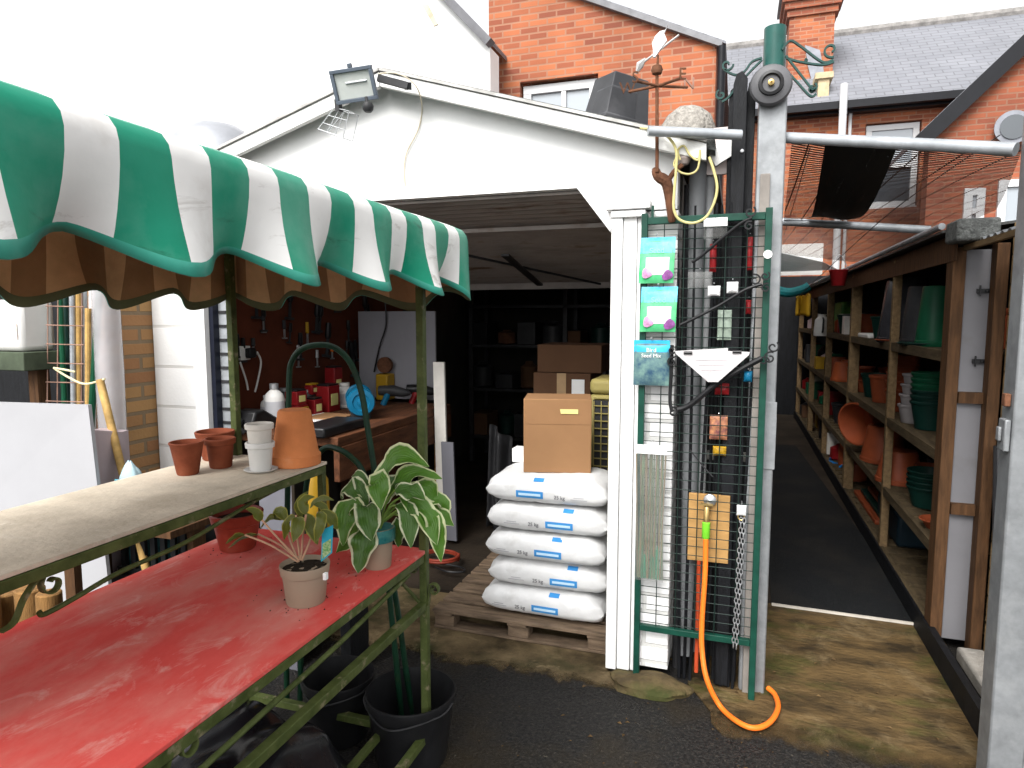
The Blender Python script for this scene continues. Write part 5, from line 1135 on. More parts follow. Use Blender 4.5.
b = MB(); b.tube(spline([P(655, 168, Y=2.68), P(658, 176, Y=2.68), P(666, 182, Y=2.69), P(669, 195, Y=2.7), P(671, 212, Y=2.71), P(672, 222, Y=2.72)]), [.012,.013,.014,.016,.017,.018,.018,.019,.02,.02,.021,.022,.022,.022,.022,.022,.022,.022,.021,.021,.021,.02,.02,.019,.019,.019,.018,.018,.018,.018,.017,.017,.017,.016,.016,.016,.015,.015,.014,.013,.012], 9); b.tube(spline([P(666, 184, Y=2.69), P(674, 172, Y=2.69), P(682, 165, Y=2.7)]), .010, 8)
tag(obj('rusty_bracket', b, rust, loc=P(669, 200, Y=2.7)), 'rusty brown metal bracket holding the weathervane above the grid', 'bracket')
c_ = P(684, 159, Y=2.72); b = MB(); b.lathe([(0,-.026),(.018,-.02),(.027,0),(.019,.018),(.01,.026),(0,.028)], c_, 18); tag(obj('globe', b, M_('globe_stone', (.30,.25,.23), .7, .25, 20), loc=c_), 'small weathered ball among the loops of yellow hose', 'ball')
b = MB()
def loop(pts, Y, r=.0052): b.tube(spline([P(x, y, Y=Y) for x, y in pts], 6), r, 8)
loop([(640,128),(655,130),(668,137),(676,150),(676,170),(674,195),(674,210),(680,220),(694,223),(707,216),(715,200),(717,185),(713,168),(709,157)], 2.665)
loop([(680,160),(678,150),(684,146),(690,155),(698,160),(700,150),(698,168),(690,174),(680,172),(674,165),(676,158)], 2.68, .004)
tag(obj('yellow_cable', b, yhose, loc=P(690, 220, Y=2.665)), 'loops of yellow cable hanging from the garage eaves over the grid', 'cable')
# horizontal galvanised rails
b = MB(); A_ = P(655, 133, Y=2.93); b.tube([P(648, 131, Y=2.60), P(741, 135, Y=2.72)], .019, 14); tag(obj('scaffold_tube', b, galv2, loc=A_), 'short galvanised tube between the garage roof and the post', 'tube')
b = MB(); b.tube([(.155, 2.86, P(785,137,Y=2.85).z), P(1010, 149, Y=2.49), P(1016, 149.3, Y=2.48)], .0205, 14); tag(obj('scaffold_tube', b, galv2, loc=(.5, 2.7, 2.17)), 'long galvanised tube across the passage in front of the netting', 'tube')
b = MB(); b.tube([P(770, 221, Y=4.6), P(930, 230, Y=4.6)], .024, 14); tag(obj('scaffold_tube', b, galv2, loc=P(850, 226, Y=4.6)), 'further galvanised tube across the passage under the shade cloth', 'tube')
A_ = P(705, 175, Y=2.86); b = MB(); b.box(A_.x, A_.x+.11, 2.86, 2.88, P(0,182+8,Y=2.86).z, A_.z+.0); tag(obj('meter_box', b, M_('offwhite_box', (.62,.55,.53), .6, .08), loc=A_), 'small off-white box under the eaves behind the hose loops', 'box')
A_ = P(712, 160, Y=2.82); B_ = P(735, 145, Y=2.82); b = MB(); b.bar(A_, B_, .02, .06); tag(obj('eaves_board', b, whitedirty, loc=A_), 'slanting grey-white board under the end of the garage eaves', 'board')
# planters on the garage roof
def roofz(x): return 2.652-.30*abs(x+1.52)
def planter(px, py_top, w0, w1, h, Y, label):
    xc = P(px, py_top, Y=Y).x; z = roofz(xc)+.004
    tilt = Matrix.Translation((xc, Y, z-.006)) @ Matrix.Rotation(.16, 4, 'Y') @ Matrix.Rotation(.72, 4, 'Z')
    b = MB(); rings = [(w0, 0), (w0, .016), (w0-.008, .018), (w1, h-.006), (w1-.006, h)]; vs = []
    for w_, z_ in rings: vs += [tilt @ Vector((sx*w_, sy*w_, z_)) for sx, sy in ((-1,-1),(1,-1),(1,1),(-1,1))]
    fs = [(0,3,2,1)]+[(i*4+k, i*4+(k+1) % 4, i*4+4+(k+1) % 4, i*4+4+k) for i in range(4) for k in range(4)]+[(16,17,18,19)]
    b.add(vs, fs); return tag(obj('planter', b, slategrey, loc=(xc, Y, z), bevel=.004), label, 'planter')
planter(613, 100, .120, .088, .24, 3.05, 'large charcoal square planter upside down on the garage roof')
planter(612, 112, .078, .062, .13, 2.82, 'smaller charcoal planter upside down in front of the large one')
xc = P(684, 118, Y=3.02).x; zc = roofz(xc)+.006; b = MB(); b.lathe([(.125,0),(.127,.014),(.122,.05),(.105,.11),(.07,.155),(.03,.172),(0,.175)], (xc, 3.02, zc), 32, M=Matrix.Rotation(.29, 4, 'Y')); tag(obj('hanging_basket', b, wicker, loc=(xc, 3.02, zc)), 'grey woven hanging basket upside down at the edge of the garage roof', 'basket')
xc = P(216, 150, Y=3.3).x; zc = roofz(xc)+.12; b = MB(); b.lathe([(.30,.13),(.302,.14),(.29,.17),(.235,.27),(.15,.335),(.06,.358),(0,.36)], (xc, 3.3, zc), 48); b.lathe([(.10,-.11),(.10,.20),(.0,.20)], (xc, 3.3, zc), 20); tag(obj('metal_dome', b, M_('dome_metal', (.42,.43,.46), .35, .1, 5, metal=.5), loc=(xc, 3.3, zc)), 'pale metal dome on the garage roof behind the striped awning', 'dome')
# ------------------------------------------------------------------ passage: mat, shelving
b = MB(); b.prism([(.225, 3.72, .0105), (.895, 3.70, .0105), (.895, 5.0, .0105), (.72, 8.6, .0105), (.27, 8.6, .0105)], (0,0,.008)); t = tag(obj('rubber_mat', b, rubber, loc=(.55, 3.72, .022)), 'long black rubber mat running down the narrow passage', 'mat')
b = MB(); b.bar((.225, 3.712, .017), (.895, 3.692, .017), .012, .012); obj('edge_strip', b, M_('edge_pale', (.50,.46,.40), .6, .15), t)
SXF = .92
sh = thing('timber_shelving', 'long open timber shelving full of pots along the right of the passage', 'shelving', (1.1, 5.5, 0))
posts = [(3.45,.10,2.0), (4.62,.045,1.9), (6.15,.075,1.95), (7.7,.06,1.95), (9.2,.06,1.95), (11.0,.06,1.95)]
for y, w_, zt in posts:
    b = MB(); b.box(SXF-.02, SXF-.02+(w_ if y > 4 else .05), y, y+w_, .03, zt if y > 4 else 1.86); obj('upright', b, timber if y < 4 else timber_l, sh, bevel=.003)
LV = [.12, .50, .94, 1.405]
for z in LV:
    b = MB(); 
    if z < .6:
        for k in range(44): b.box(SXF+.005, SXF+.46, 3.5+k*.17, 3.5+k*.17+.12, z-.03, z-.012)
    else: b.box(SXF+.005, SXF+.46, 3.49, 11.2, z-.03, z-.012)
    obj('shelf', b, shelfwood, sh)
    b = MB(); b.box(SXF-.018, SXF+.003, 3.487, 11.2, z-.055, z-.004); obj('shelf_edge', b, shelfwood, sh)
b = MB(); b.box(SXF-.024, SXF-.0205, 3.4, 11.2, 1.80, 1.88); b.box(SXF-.016, SXF+.03, 3.49, 11.2, 1.882, 1.92); obj('top_rail', b, timber, sh)
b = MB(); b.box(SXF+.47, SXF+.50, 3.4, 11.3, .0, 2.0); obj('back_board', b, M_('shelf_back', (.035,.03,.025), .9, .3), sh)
b = MB(); b.prism([(SXF-.07, 3.46, 1.925), (SXF+.55, 3.46, 2.0), (SXF+.55, 3.46, 2.012), (SXF-.07, 3.46, 1.937)], (0, 7.8, 0)); obj('roof_sheet', b, M_('roof_dark', (.06,.06,.058), .6, .3), sh)
b = MB(); b.tube([(SXF-.07, 3.46, 1.955), (SXF-.07, 11.2, 1.955)], .015, 10); obj('roof_trim', b, galv2, sh)
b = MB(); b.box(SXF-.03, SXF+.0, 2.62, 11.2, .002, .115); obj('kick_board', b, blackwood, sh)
# far end of the passage
b = MB(); b.box(-.2, 1.5, 11.4, 11.6, 0, 2.2); tag(obj('end_fence', b, blackwood, loc=(.6, 11.5, 0)), 'dark fence closing the far end of the passage', 'fence')
b = MB(); b.box(.0, .06, 4.2, 11.3, .014, 1.9); tag(obj('side_fence', b, M_('fence_dark', (.05,.04,.03), .85, .3), loc=(.03, 7, .014)), 'dark boarded side of the passage behind the galvanised post', 'fence')
# pots on shelving
def shelfpot(px, X, zi, r, h, mat, label, group=None, M=None, rim=.15, dz=0, base=.7):
    z = LV[zi]-.012+dz; y = Yat(px, X, z+h/2)
    return pot('plastic_pot', r, h, mat, Vector((X, y, z+.001)), label, 'plant pot', group, M, rim=rim, base=base)
# top shelf, first bay
def upturned(r, h, loc, mat, label, group=None, name='planter'):     # upside-down tapered planter
    b = MB(); b.lathe([(r,0),(r*1.03,.004),(r*1.03,.03),(r*.99,.034),(r*.74,h-.01),(r*.70,h),(0,h)], loc, 32); return tag(obj(name, b, mat, loc=loc), label, 'planter', group)
z = LV[3]-.011
y = Yat(905, 1.03, 1.55); upturned(.155, .41, Vector((1.03, y, z)), M_('bag_charcoal', (.035,.035,.04), .25, .3), 'big dark planter upside down on the top shelf')
y = Yat(921, 1.03, 1.55); upturned(.10, .34, Vector((1.03, y, z)), greypl, 'grey planter upside down between the big dark and green ones')
y = Yat(934, 1.03, 1.5); upturned(.088, .33, Vector((1.03, y, z)), greenpl, 'green planter upside down next to the brown corner post')
for k in range(2): pot('plant_saucer', .14, .02, [terra_p, dkgreenpl][k], Vector((1.0, Yat([899,924][k], 1.0, z), z-.0005)), ['orange saucer on the edge of the top shelf', 'dark green saucer on the edge of the top shelf'][k], 'saucer', base=.85)
y = Yat(873, 1.2, 1.5); b = MB(); b.box(1.05, 1.35, y-.4, y+.35, z, z+.2); tag(obj('black_tray', b, blackpl, loc=(1.2, y, z), bevel=.03), 'black plastic tub in the second bay of the top shelf', 'tub')
for i, (px, hh, lab) in enumerate([(886,.13,'slim white bottle on the top shelf beside the thin upright'),(880,.2,'white spray bottle further back on the top shelf')]):
    y = Yat(px, 1.0+i*.2, z+.05); t = thing('bottle', lab, 'bottle', (1.0+i*.2, y, z)); b = MB(); b.lathe([(0,0),(.03,0),(.032,.005),(.032,hh*.6),(.012,hh*.8),(.012,hh*.85)], (1.0+i*.2, y, z), 16); obj('body', b, whitepl, t); b = MB(); b.lathe([(.015,hh*.85),(.015,hh),(0,hh)], (1.0+i*.2, y, z), 12); obj('cap', b, whitepl, t)
y = Yat(866, .98, z); b = MB(); b.box(.95, 1.12, y-.25, y+.2, z, z+.035); tag(obj('white_tray', b, whitepl, loc=(1.0, y, z), bevel=.01), 'flat white tray on the edge of the top shelf', 'tray')
for i, (px, zz, m, lab) in enumerate([(868,1.72,greypl,'first'),(875,1.70,M_('pot_yellowish',(.30,.27,.10),.5,.2),'b'),(845,1.55,greenpl,'c')]):
    pass
y = Yat(843, 1.1, 1.6); b = MB(); b.box(1.05, 1.2, y-.25, y+.3, z, z+.33); tag(obj('green_bag', b, M_('bag_green', (.02,.10,.02), .4, .6, 12, col2=(.10,.24,.03)), loc=(1.1, y, z), bevel=.02), 'green patterned sack in the third bay of the top shelf', 'sack')
# second level, first bay: nested slanting stacks lying over
z = LV[2]-.011
def nest(px, X, zi, r, h, n, mat, lean, label, group, step=.035, axis='Y'):
    z0 = LV[zi]-.011; y = Yat(px, X, z0+.1)
    Mx = Matrix.Rotation(lean, 4, 'X')
    for k in range(n):
        off = Mx @ Vector((0, 0, k*step)); r_eff = r*abs(math.sin(lean))
        b = MB(); loc = Vector((X, y, z0+r_eff+.002))+off
        b.lathe([(r*.72,0),(r*.74,.003),(r*.95,h*.86),(r*.99,h*.87),(r,h),(r*.95,h),(r*.70,.012),(0,.012),(0,.0)][::1], loc, 28, M=Mx)
        tag(obj('plastic_pot', b, mat, loc=loc), label, 'plant pot', group)
gst = 'green pots nested in the stack by the corner post'
for k in range(6): pot('plastic_pot', .105-.0*k, .16, [greenpl, dkgreenpl][k < 3], Vector((1.04, Yat(930, 1.04, 1.0), z+k*.032)), 'green plastic pot nested in the stack beside the brown corner post', 'plant pot', gst, rim=.12)
for k in range(4): pot('plastic_pot', .075, .11, M_('pot_pale', (.24,.22,.22), .5, .1) if k == 0 else bpy.data.materials['pot_pale'], Vector((1.0+.008*k, Yat(915, 1.02, 1.0)+.012*k, z+k*.06)), 'pale grey plastic pot in the leaning stack on the middle shelf', 'plant pot', 'pale pots in a leaning stack', rim=.15)
for k in range(5): pot('plastic_pot', .10, .15, terra_p, Vector((1.05+.01*k, Yat(898, 1.04, 1.0)+.025*k, z+k*.055)), 'terracotta coloured plastic pot in the tall leaning stack, middle shelf', 'plant pot', 'terracotta pots in a leaning stack', rim=.15)
y = Yat(880, 1.02, 1.0)
pot('plastic_pot', .10, .20, terra_p, Vector((1.04, y, z)), 'single upright orange pot beside the thin upright on the middle shelf', rim=.12)
y = Yat(866, 1.05, 1.0); pot('plastic_pot', .15, .11, terra_p, Vector((1.08, y, z)), 'wide low orange bowl pot with a white sticker on the middle shelf', rim=.2)
b = MB(); b.box(.925, .928, y-.05, y+.05, z+.04, z+.08); tag(obj('sticker_card', b, paper, loc=(.926, y, z+.04)), 'white price card leaning on the low orange bowl pot', 'card')
b = MB(); b.box(1.05, 1.37, 4.75, 6.0, z, z+.17); tag(obj('pot_tray', b, M_('dk_terr', (.12,.03,.02), .6, .3), loc=(1.2, 5.4, z), bevel=.03), 'dark red trough at the back of the middle shelf', 'trough')
for i, px in enumerate((842, 836, 848)):
    y = Yat(px, 1.0+.06*i, 1.0); upturned(.12, .19, Vector((1.02+.06*i, y, z)), M_('bright_orange', (.36,.08,.026), .5, .1) if i == 0 else terra_p, ['bright orange pot upside down beyond the second upright', 'orange pot upside down beside the bright orange one', 'dull orange pot upside down right behind the second upright'][i], name='plastic_pot')
# third level
z = LV[1]-.011
y = Yat(852, .93, .78)
Mt = Matrix.Rotation(R(-100), 4, 'Y') @ Matrix.Rotation(R(8), 4, 'X')
c_ = P(855, 424, X=.89)
b = MB(); b.lathe([(0,-.22),(.11,-.22),(.115,-.215),(.155,-.03),(.168,-.03),(.172,0),(.160,0),(.148,-.03),(.105,-.20),(0,-.20)], c_, 36, M=Vector((-.78,-.60,-.12)).to_track_quat('Z', 'Y').to_matrix().to_4x4() @ Matrix.Scale(.98, 4)); tag(obj('plastic_pot', b, terra_p, loc=c_), 'large orange pot tipped on its side with its mouth to the passage', 'plant pot')
y = Yat(882, 1.05, .6); upturned(.15, .27, Vector((1.06, y, z)), terra_p, 'large orange pot standing upside down next to the tipped one', name='plastic_pot')
y = Yat(898, 1.02, .6); upturned(.135, .21, Vector((1.03, y, z)), terra_p, 'orange pot upside down below the leaning terracotta stack', name='plastic_pot')
for k in range(4): 
    y = Yat(926, 1.04, .6); pot('plastic_pot', .11, .12, dkgreenpl, Vector((1.05, y, z+k*.03)), 'very dark green pot in the low stack on the lower shelf', 'plant pot', 'very dark green pots on the lower shelf', rim=.15)
y = Yat(931, .98, .5); pot('plant_saucer', .085, .05, terra_p, Vector((.995, y-.06, z+.0)), 'orange saucer on the lower shelf near the corner post', 'saucer', base=.6)
z = LV[0]-.011
for k in range(4):
    y = Yat(868+k*3, 1.0, .3); b = MB(); b.box(.96+k*.03, 1.3, y-.55, y+.35, z+k*.045, z+k*.045+.03); tag(obj('trough_lid', b, [terra_p, dkgreenpl][k % 2], loc=(1.1, y, z+k*.045), bevel=.006), ['lowest orange trough tray in the pile on the bottom shelf', 'green trough tray second in the pile on the bottom shelf', 'upper orange trough tray in the pile on the bottom shelf', 'green trough tray on top of the pile on the bottom shelf'][k], 'tray')
y = Yat(905, 1.1, .3); b = MB(); b.box(1.0, 1.35, y-.3, y+.35, z, z+.2); tag(obj('storage_bin', b, M_('bin_navy', (.008,.02,.03), .5, .3), loc=(1.1, y, z), bevel=.02), 'dark navy storage bin on the bottom shelf near the corner post', 'bin')
c_ = P(836, 465, X=.98); b = MB(); b.grid(lambda u, v: c_+Vector((.05*math.sin(6*u), -.2+.4*u, -.03+.06*v+.02*noise.noise(Vector((u*5, v*5, 0))))), 16, 6); tag(obj('blue_bag', b, M_('bag_blue', (.02,.16,.42), .35, .4, 15), loc=c_, smooth=120, solid=(.004, 0)), 'crumpled blue plastic bag at the edge of the lower shelf', 'bag')
rs = random.Random(17); sp0 = {}
taken = [o_.location.copy() for o_ in bpy.data.objects if o_.parent is None and o_.name.split('.')[0] in ('plastic_pot', 'planter', 'black_tray', 'pot_tray', 'storage_bin', 'white_tray', 'trough_lid', 'green_bag', 'plant_saucer')]
for k in range(150):
    zi = 1+k % 3; z = LV[zi]-.011; y = 3.75+rs.random()*4.2; x = (1.05, 1.16, 1.28)[rs.randrange(3)]
    if any(abs(q_.z-z) < .3 and (Vector((x, y, 0))-Vector((q_.x, q_.y, 0))).length < .245 for q_ in taken): continue
    taken.append(Vector((x, y, z))); kind = rs.choice(('terra', 'terra', 'terra', 'black', 'green'))
    lab = {'terra': 'terracotta coloured spare pot on the crowded near bays of the timber shelving', 'black': 'black spare pot on the crowded near bays of the timber shelving', 'green': 'dark green spare pot on the crowded near bays of the timber shelving'}[kind]
    grp = {'terra': 'terracotta spare pots crowding the shelving', 'black': 'black spare pots crowding the shelving', 'green': 'green spare pots crowding the shelving'}[kind]
    if kind not in sp0: sp0[kind] = pot('plastic_pot', .11, .19, {'terra': terra_p, 'black': greypl, 'green': dkgreenpl}[kind], Vector((x, y, z+.001)), lab, 'plant pot', grp, rim=.15)
    else: dup(sp0[kind], (x, y, z+.001), scale=rs.uniform(.85, 1.12))
# far goods on the shelving
rnd = random.Random(3); fm = [whitepot, greypl, redpl, terra_p, card_d, greenpl, yellowpl, blackpl, pinkbox]
cnt = 0
for zi in (0, 1, 2, 3):
    for y in [6.5+.31*k for k in range(15)]:
        m = fm[rnd.randrange(9)]; zz = LV[zi]-.011; hh = rnd.uniform(.12,.28); x = 1.03+rnd.uniform(0,.1); r = rnd.uniform(.05,.10)
        if any(abs(y-q)<.3 for q in ()): continue
        if zi == 3 and y < 7.0: continue
        if zi == 2 and y < 8.2: continue
        b = MB()
        if rnd.random() < .5: b.lathe([(0,0),(r*.8,0),(r,.01),(r,hh*.75),(r*.5,hh*.9),(r*.4,hh),(0,hh)], (x, y, zz), 14)
        else: b.box(x-r, x+r, y-r, y+r, zz, zz+hh)
        tag(obj('stock_item', b, m, loc=(x, y, zz), bevel=.003), 'small garden supply item on the far part of the timber shelving', 'stock', 'garden supplies on the far shelving')
y = Yat(822, .86, 1.5); t = thing('watering_can', 'white jug hanging on the far shelving upright', 'jug', (.86, y, 1.36)); b = MB(); b.lathe([(0,0),(.075,0),(.08,.01),(.07,.17),(.035,.21),(.04,.23)], (.86, y, 1.36), 18); obj('body', b, whitepl, t); b = MB(); b.tube(spline([(.86,y-.07,1.55),(.86,y-.13,1.53),(.86,y-.12,1.43),(.86,y-.075,1.40)]), .01, 7); obj('handle', b, greypl, t)
c_ = P(797, 305, Y=9.0); b = MB(); b.grid(lambda u, v: c_+Vector((.0+.14*u, .1*math.sin(u*5), .12-.25*v+.05*noise.noise(Vector((u*4, v*4, 2))))), 12, 10); tag(obj('yellow_bag', b, yellowpl, loc=c_, smooth=120, solid=(.03, 0)), 'yellow bag hanging near the far end of the passage', 'bag')
c_ = P(838, 286, Y=6.0); t = thing('red_bucket', 'red bucket hanging under the passage roof', 'bucket', c_); b = MB(); b.lathe([(0,0),(.045,0),(.05,.005),(.07,.12),(.074,.125),(.07,.13),(.065,.12),(0,.02)], c_, 24); obj('body', b, redpl, t); b = MB(); b.tube(spline([c_+Vector((-.07,0,.125)), c_+Vector((0,0,.25)), c_+Vector((.07,0,.125))]), .004, 6); obj('handle', b, steel, t)
b = MB(); A_ = P(785, 262, Y=7.5); b.prism([P(776, 252, Y=5.5), P(822, 262, Y=5.6), P(838, 270, Y=8.2), P(776, 272, Y=8.0)], (0, 0, .006)); tag(obj('plastic_roofing', b, sheetpl, loc=A_), 'pale translucent roofing sheet over the far passage', 'roof sheet')
A_ = P(785, 278, Y=8.6); b = MB(); b.box(A_.x-.15, P(822, 278, Y=8.6).x, 8.6, 8.64, P(0,288,Y=8.6).z-.04, P(0,270,Y=8.6).z); tag(obj('white_beam', b, M_('beam_white', (.72,.71,.68), .6, .06), loc=A_), 'white fascia board across the far passage', 'board')
c_ = P(788, 290, Y=8.3); b = MB(); b.tube(spline([c_+Vector((-.2,0,.02)), c_+Vector((0,0,-.03)), c_+Vector((.15,0,.0)), c_+Vector((.22,0,.04))]), .055, 10); tag(obj('rolled_tarp', b, M_('tarp_teal', (.01,.14,.15), .5, .3), loc=c_), 'rolled teal tarpaulin under the white fascia', 'tarpaulin')
# shade cloth draped over the tubes
tA, tB = P(825, 150, Y=2.79), P(897, 155, Y=2.68)
uA_, uB_ = P(808, 222, Y=4.58), P(852, 222, Y=4.58)
def shade(u, v):
    p = tA.lerp(tB, u).lerp(uA_.lerp(uB_, u), v); return p+Vector((0, 0, -.10*math.sin(PI*v)+.012*math.sin(u*7)*math.sin(PI*v)+.03))
b = MB(); b.grid(shade, 12, 26); tag(obj('shade_cloth', b, shadenet, loc=tA, smooth=180), 'strip of black shade cloth sagging between the galvanised tubes', 'shade cloth')
# netting over the passage
nA = [(.18, 2.86, 2.27), (.82, 2.50, 2.11), (1.40, 4.62, 2.20), (.26, 4.62, 2.19), (1.3, 8.5, 2.2), (.3, 8.5, 2.35)]
def nf(u, v):
    a = Vector(nA[0]).lerp(Vector(nA[1]), u); c = Vector(nA[3]).lerp(Vector(nA[2]), u); d = Vector(nA[5]).lerp(Vector(nA[4]), u)
    p = a.lerp(c, v*2) if v < .5 else c.lerp(d, v*2-1); return p+Vector((0,0,-.025*math.sin(PI*((v*2) % 1))-.028))
b = MB(); b.grid(nf, 16, 32); tag(obj('netting', b, netm, loc=nA[0], smooth=180), 'fine netting stretched over the passage between the tubes', 'netting')
for k, pts in enumerate([[(810,148),(795,200),(784,235)],[(1000,135),(900,205),(848,250),(795,300)]]):
    b = MB(); A_ = [P(x, y, Y=3.2+2.2*i/(len(pts)-1)) for i, (x, y) in enumerate(pts)]; b.tube(spline(A_), .0022, 6); tag(obj('tie_wire', b, blackpl, loc=A_[0]), ['short black cord slanting across the netting beside the post', 'long black cord slanting down across the netting'][k], 'cord')
# end panel of the shelving, felt roof, feather boards, right post
t = thing('store_door', 'pale door panel in a brown timber frame right of the corner post', 'door', (1.02, 3.42, .03))
b = MB(); b.box(.952, 1.05, 3.47, 3.49, .06, 1.85); obj('panel', b, M_('panel_grey', (.17,.167,.177), .6, .06, 3, stain=(.13,.125,.12), sscale=4), t)
for z in (.66, 1.17): b = MB(); b.box(.952, 1.046, 3.44, 3.468, z, z+.05); obj('cross_rail', b, timber, t)
for z in (1.35, 1.66):
    b = MB(); b.box(1.0, 1.045, 3.455, 3.4685, z, z+.018); b.box(1.007, 1.013, 3.451, 3.458, z-.015, z+.033); b.lathe([(0,0),(.006,0),(.006,.01),(0,.01)], (1.035, 3.45, z+.005), 8); obj('bolt', b, blackpl, t)
b = MB(); b.box(1.048, 1.095, 3.40, 3.47, .03, 1.87); obj('frame_post', b, timber, t, bevel=.003)
t = thing('feather_fence', 'lapped timber boards behind the right galvanised post', 'fence', (1.2, 3.2, 0))
for k in range(15):
    b = MB(); z = .06+k*.125; b.prism([(1.097, 3.36, z), (1.097, 3.385, z+.005), (1.097, 3.385, z+.14), (1.097, 3.375, z+.14)], (.6, 0, 0)); obj('board', b, featherm, t)
b = MB(); b.box(.99, 1.10, 2.9, 3.38, .003, .07); tag(obj('stone_block', b, M_('block_pale', (.30,.28,.25), .9, .2, 8, bump=.4), loc=(1.05, 3.1, .003), bevel=.012), 'pale concrete block at the foot of the door panel', 'block')
b = MB(); A_ = P(978, 600, Y=3.2); b.tube([(1.06, 3.1, .07), (1.09, 3.35, 1.0)], .022, 10); tag(obj('grey_pipe', b, greypl, loc=(1.06, 3.1, .07)), 'grey pipe leaning against the pale door panel', 'pipe')
A_ = P(934, 250, Y=3.3); B_ = P(985, 210, Y=3.3)
b = MB(); b.box(.862, 1.02, 3.28, 3.455, 1.872, 1.965); tag(obj('felt_roof', b, felt, loc=(.94, 3.36, 1.872), bevel=.012), 'grey mineral felt roof block above the brown corner post', 'roof')
b = MB(); b.box(.935, .955, 2.58, 3.46, 1.845, 1.868); tag(obj('roof_edge', b, timber_l, loc=(.945, 3.1, 1.845)), 'pale timber roof edge above the door panel', 'roof edge')
b = MB(); b.grid(lambda u, v: Vector((.94+.7*u, 2.56+.70*v, 1.872+.13*u+.008*math.sin(v*60))), 4, 90); tag(obj('corrugated_roof', b, galv2, loc=(.95, 2.9, 1.872), solid=(.003, 0)), 'grey corrugated roofing above the door panel beside the right post', 'roof')
t = thing('gate_post', 'tall galvanised gate post at the right edge with a lock plate', 'post', (.85, 2.45, 0))
b = MB(); b.box(.815, .915, 2.41, 2.51, 0, 2.75); obj('post', b, galv, t, bevel=.006)
b = MB(); pz = P(990, 435, Y=2.42).z; b.box(.796, .813, 2.415, 2.47, pz-.05, pz+.05); b.box(.785, .795, 2.43, 2.455, pz-.02, pz+.025); obj('lock_plate', b, galv, t, bevel=.004)
b = MB(); pz = P(988, 400, Y=2.42).z; b.box(.796, .813, 2.43, 2.46, pz-.02, pz+.02); obj('hinge_lug', b, rust, t, bevel=.003)
t = thing('mesh_gate', 'green wire mesh gate standing open beyond the right galvanised post', 'gate', (.95, 2.3, 0))
b = MB(); 
for k in range(52): b.tube([(.905, 2.46-.0, .05+k*.045), (1.10, 2.05, .05+k*.045)], .002, 5)
for k in range(8): x = .915+k*.024; b.tube([(x, 2.46-(x-.905)*2.1, .03), (x, 2.46-(x-.905)*2.1, 2.4)], .0025, 5)
obj('wire_mesh', b, greenwire, t)
b = MB(); b.bar((.925, 2.43, .02), (.925, 2.43, 2.45), .022); obj('gate_frame', b, galv2, t)

# ------------------------------------------------------------------ houses behind
def window(t, x0, x1, z0, z1, Y, mull=None, glass=winglass, arch=True, sashz=None):
    fwd = .07
    fr_ = MB(); w_ = .10
    fr_.box(x0, x1, Y-.02, Y+.05, z0, z0+w_); fr_.box(x0, x1, Y-.02, Y+.05, z1-w_, z1); fr_.box(x0, x0+w_, Y-.02, Y+.05, z0+w_, z1-w_); fr_.box(x1-w_, x1, Y-.02, Y+.05, z0+w_, z1-w_)
    if mull: fr_.box(x0+(x1-x0)*mull-.03, x0+(x1-x0)*mull+.03, Y-.015, Y+.05, z0+w_, z1-w_)
    if sashz: fr_.box(x0+w_, x1-w_, Y-.03, Y+.05, z0+(z1-z0)*sashz-.04, z0+(z1-z0)*sashz+.04)
    o = obj('window', fr_, upvc, t, bevel=.004)
    b = MB(); b.box(x0+w_, x1-w_, Y+.02, Y+.03, z0+w_, z1-w_); obj('pane', b, glass, o)
    if sashz: b = MB(); b.box(x0+w_, x1-w_, Y+.012, Y+.0195, z0+(z1-z0)*sashz+.042, z1-w_); obj('pane', b, winpale, o)  # upper sash pane: sky's reflection painted in as a paler colour
    b = MB(); b.box(x0-.05, x1+.05, Y-.05, Y+.05, z0-.07, z0-.002); obj('sill', b, upvc, o)
    if arch: 
        b = MB(); n = 12; pts = [(x0-.03+(x1-x0+.06)*i/n, Y-.006, z1+.002+.10*math.sin(PI*i/n)*.6) for i in range(n+1)]
        pts2 = [(p[0], p[1], p[2]+.22) for p in pts]; b.prism(pts+pts2[::-1], (0,.03,0)); obj('brick_arch', b, lintelbrick, t)
# house 1: brick gable
HY = 8.0
t = thing('brick_house', 'red brick house end wall with a white window behind the garage', 'house', (-1.6, HY, 0))
hx0, hx1 = P(489, 95, Y=HY).x, P(714, 130, Y=HY).x
ez = P(714, 47, Y=HY).z; sl_ = (P(580, 0, Y=HY).z-ez)/(hx1-P(580, 0, Y=HY).x)
tz = ez+sl_*(hx1-hx0)
wx0, wx1 = P(520, 100, Y=HY).x, P(598, 90, Y=HY).x; wz0, wz1 = 3.3, P(540, 80, Y=HY).z
b = MB(); b.box(hx0, wx0, HY, HY+.3, 0, wz1); b.box(wx1, hx1, HY, HY+.3, 0, wz1); b.box(wx0, wx1, HY, HY+.3, 0, wz0)
b.prism([(hx0, HY, wz1), (hx1, HY, wz1), (hx1, HY, ez), (hx0, HY, tz)], (0, .3, 0)); obj('wall', b, redbrick, t)
b = MB(); b.box(hx1-.3, hx1, HY+.302, HY+5, 0, ez); obj('side_wall', b, redbrick2, t)
window(t, wx0+.02, wx1-.02, wz0, wz1-.03, HY+.09, .55, winpale)
b = MB(); b.bar((hx1+.06, HY-.02, ez+.0), (hx0, HY-.02, tz+.03), .10, .06); obj('verge', b, M_('verge_grey', (.20,.20,.21), .7, .2), t)
b = MB(); b.prism([(hx1+.1, HY, ez+.02), (hx0, HY, tz+.07), (hx0, HY, tz+.1), (hx1+.1, HY, ez+.05)], (0, 5, 0)); obj('roof', b, slate, t)
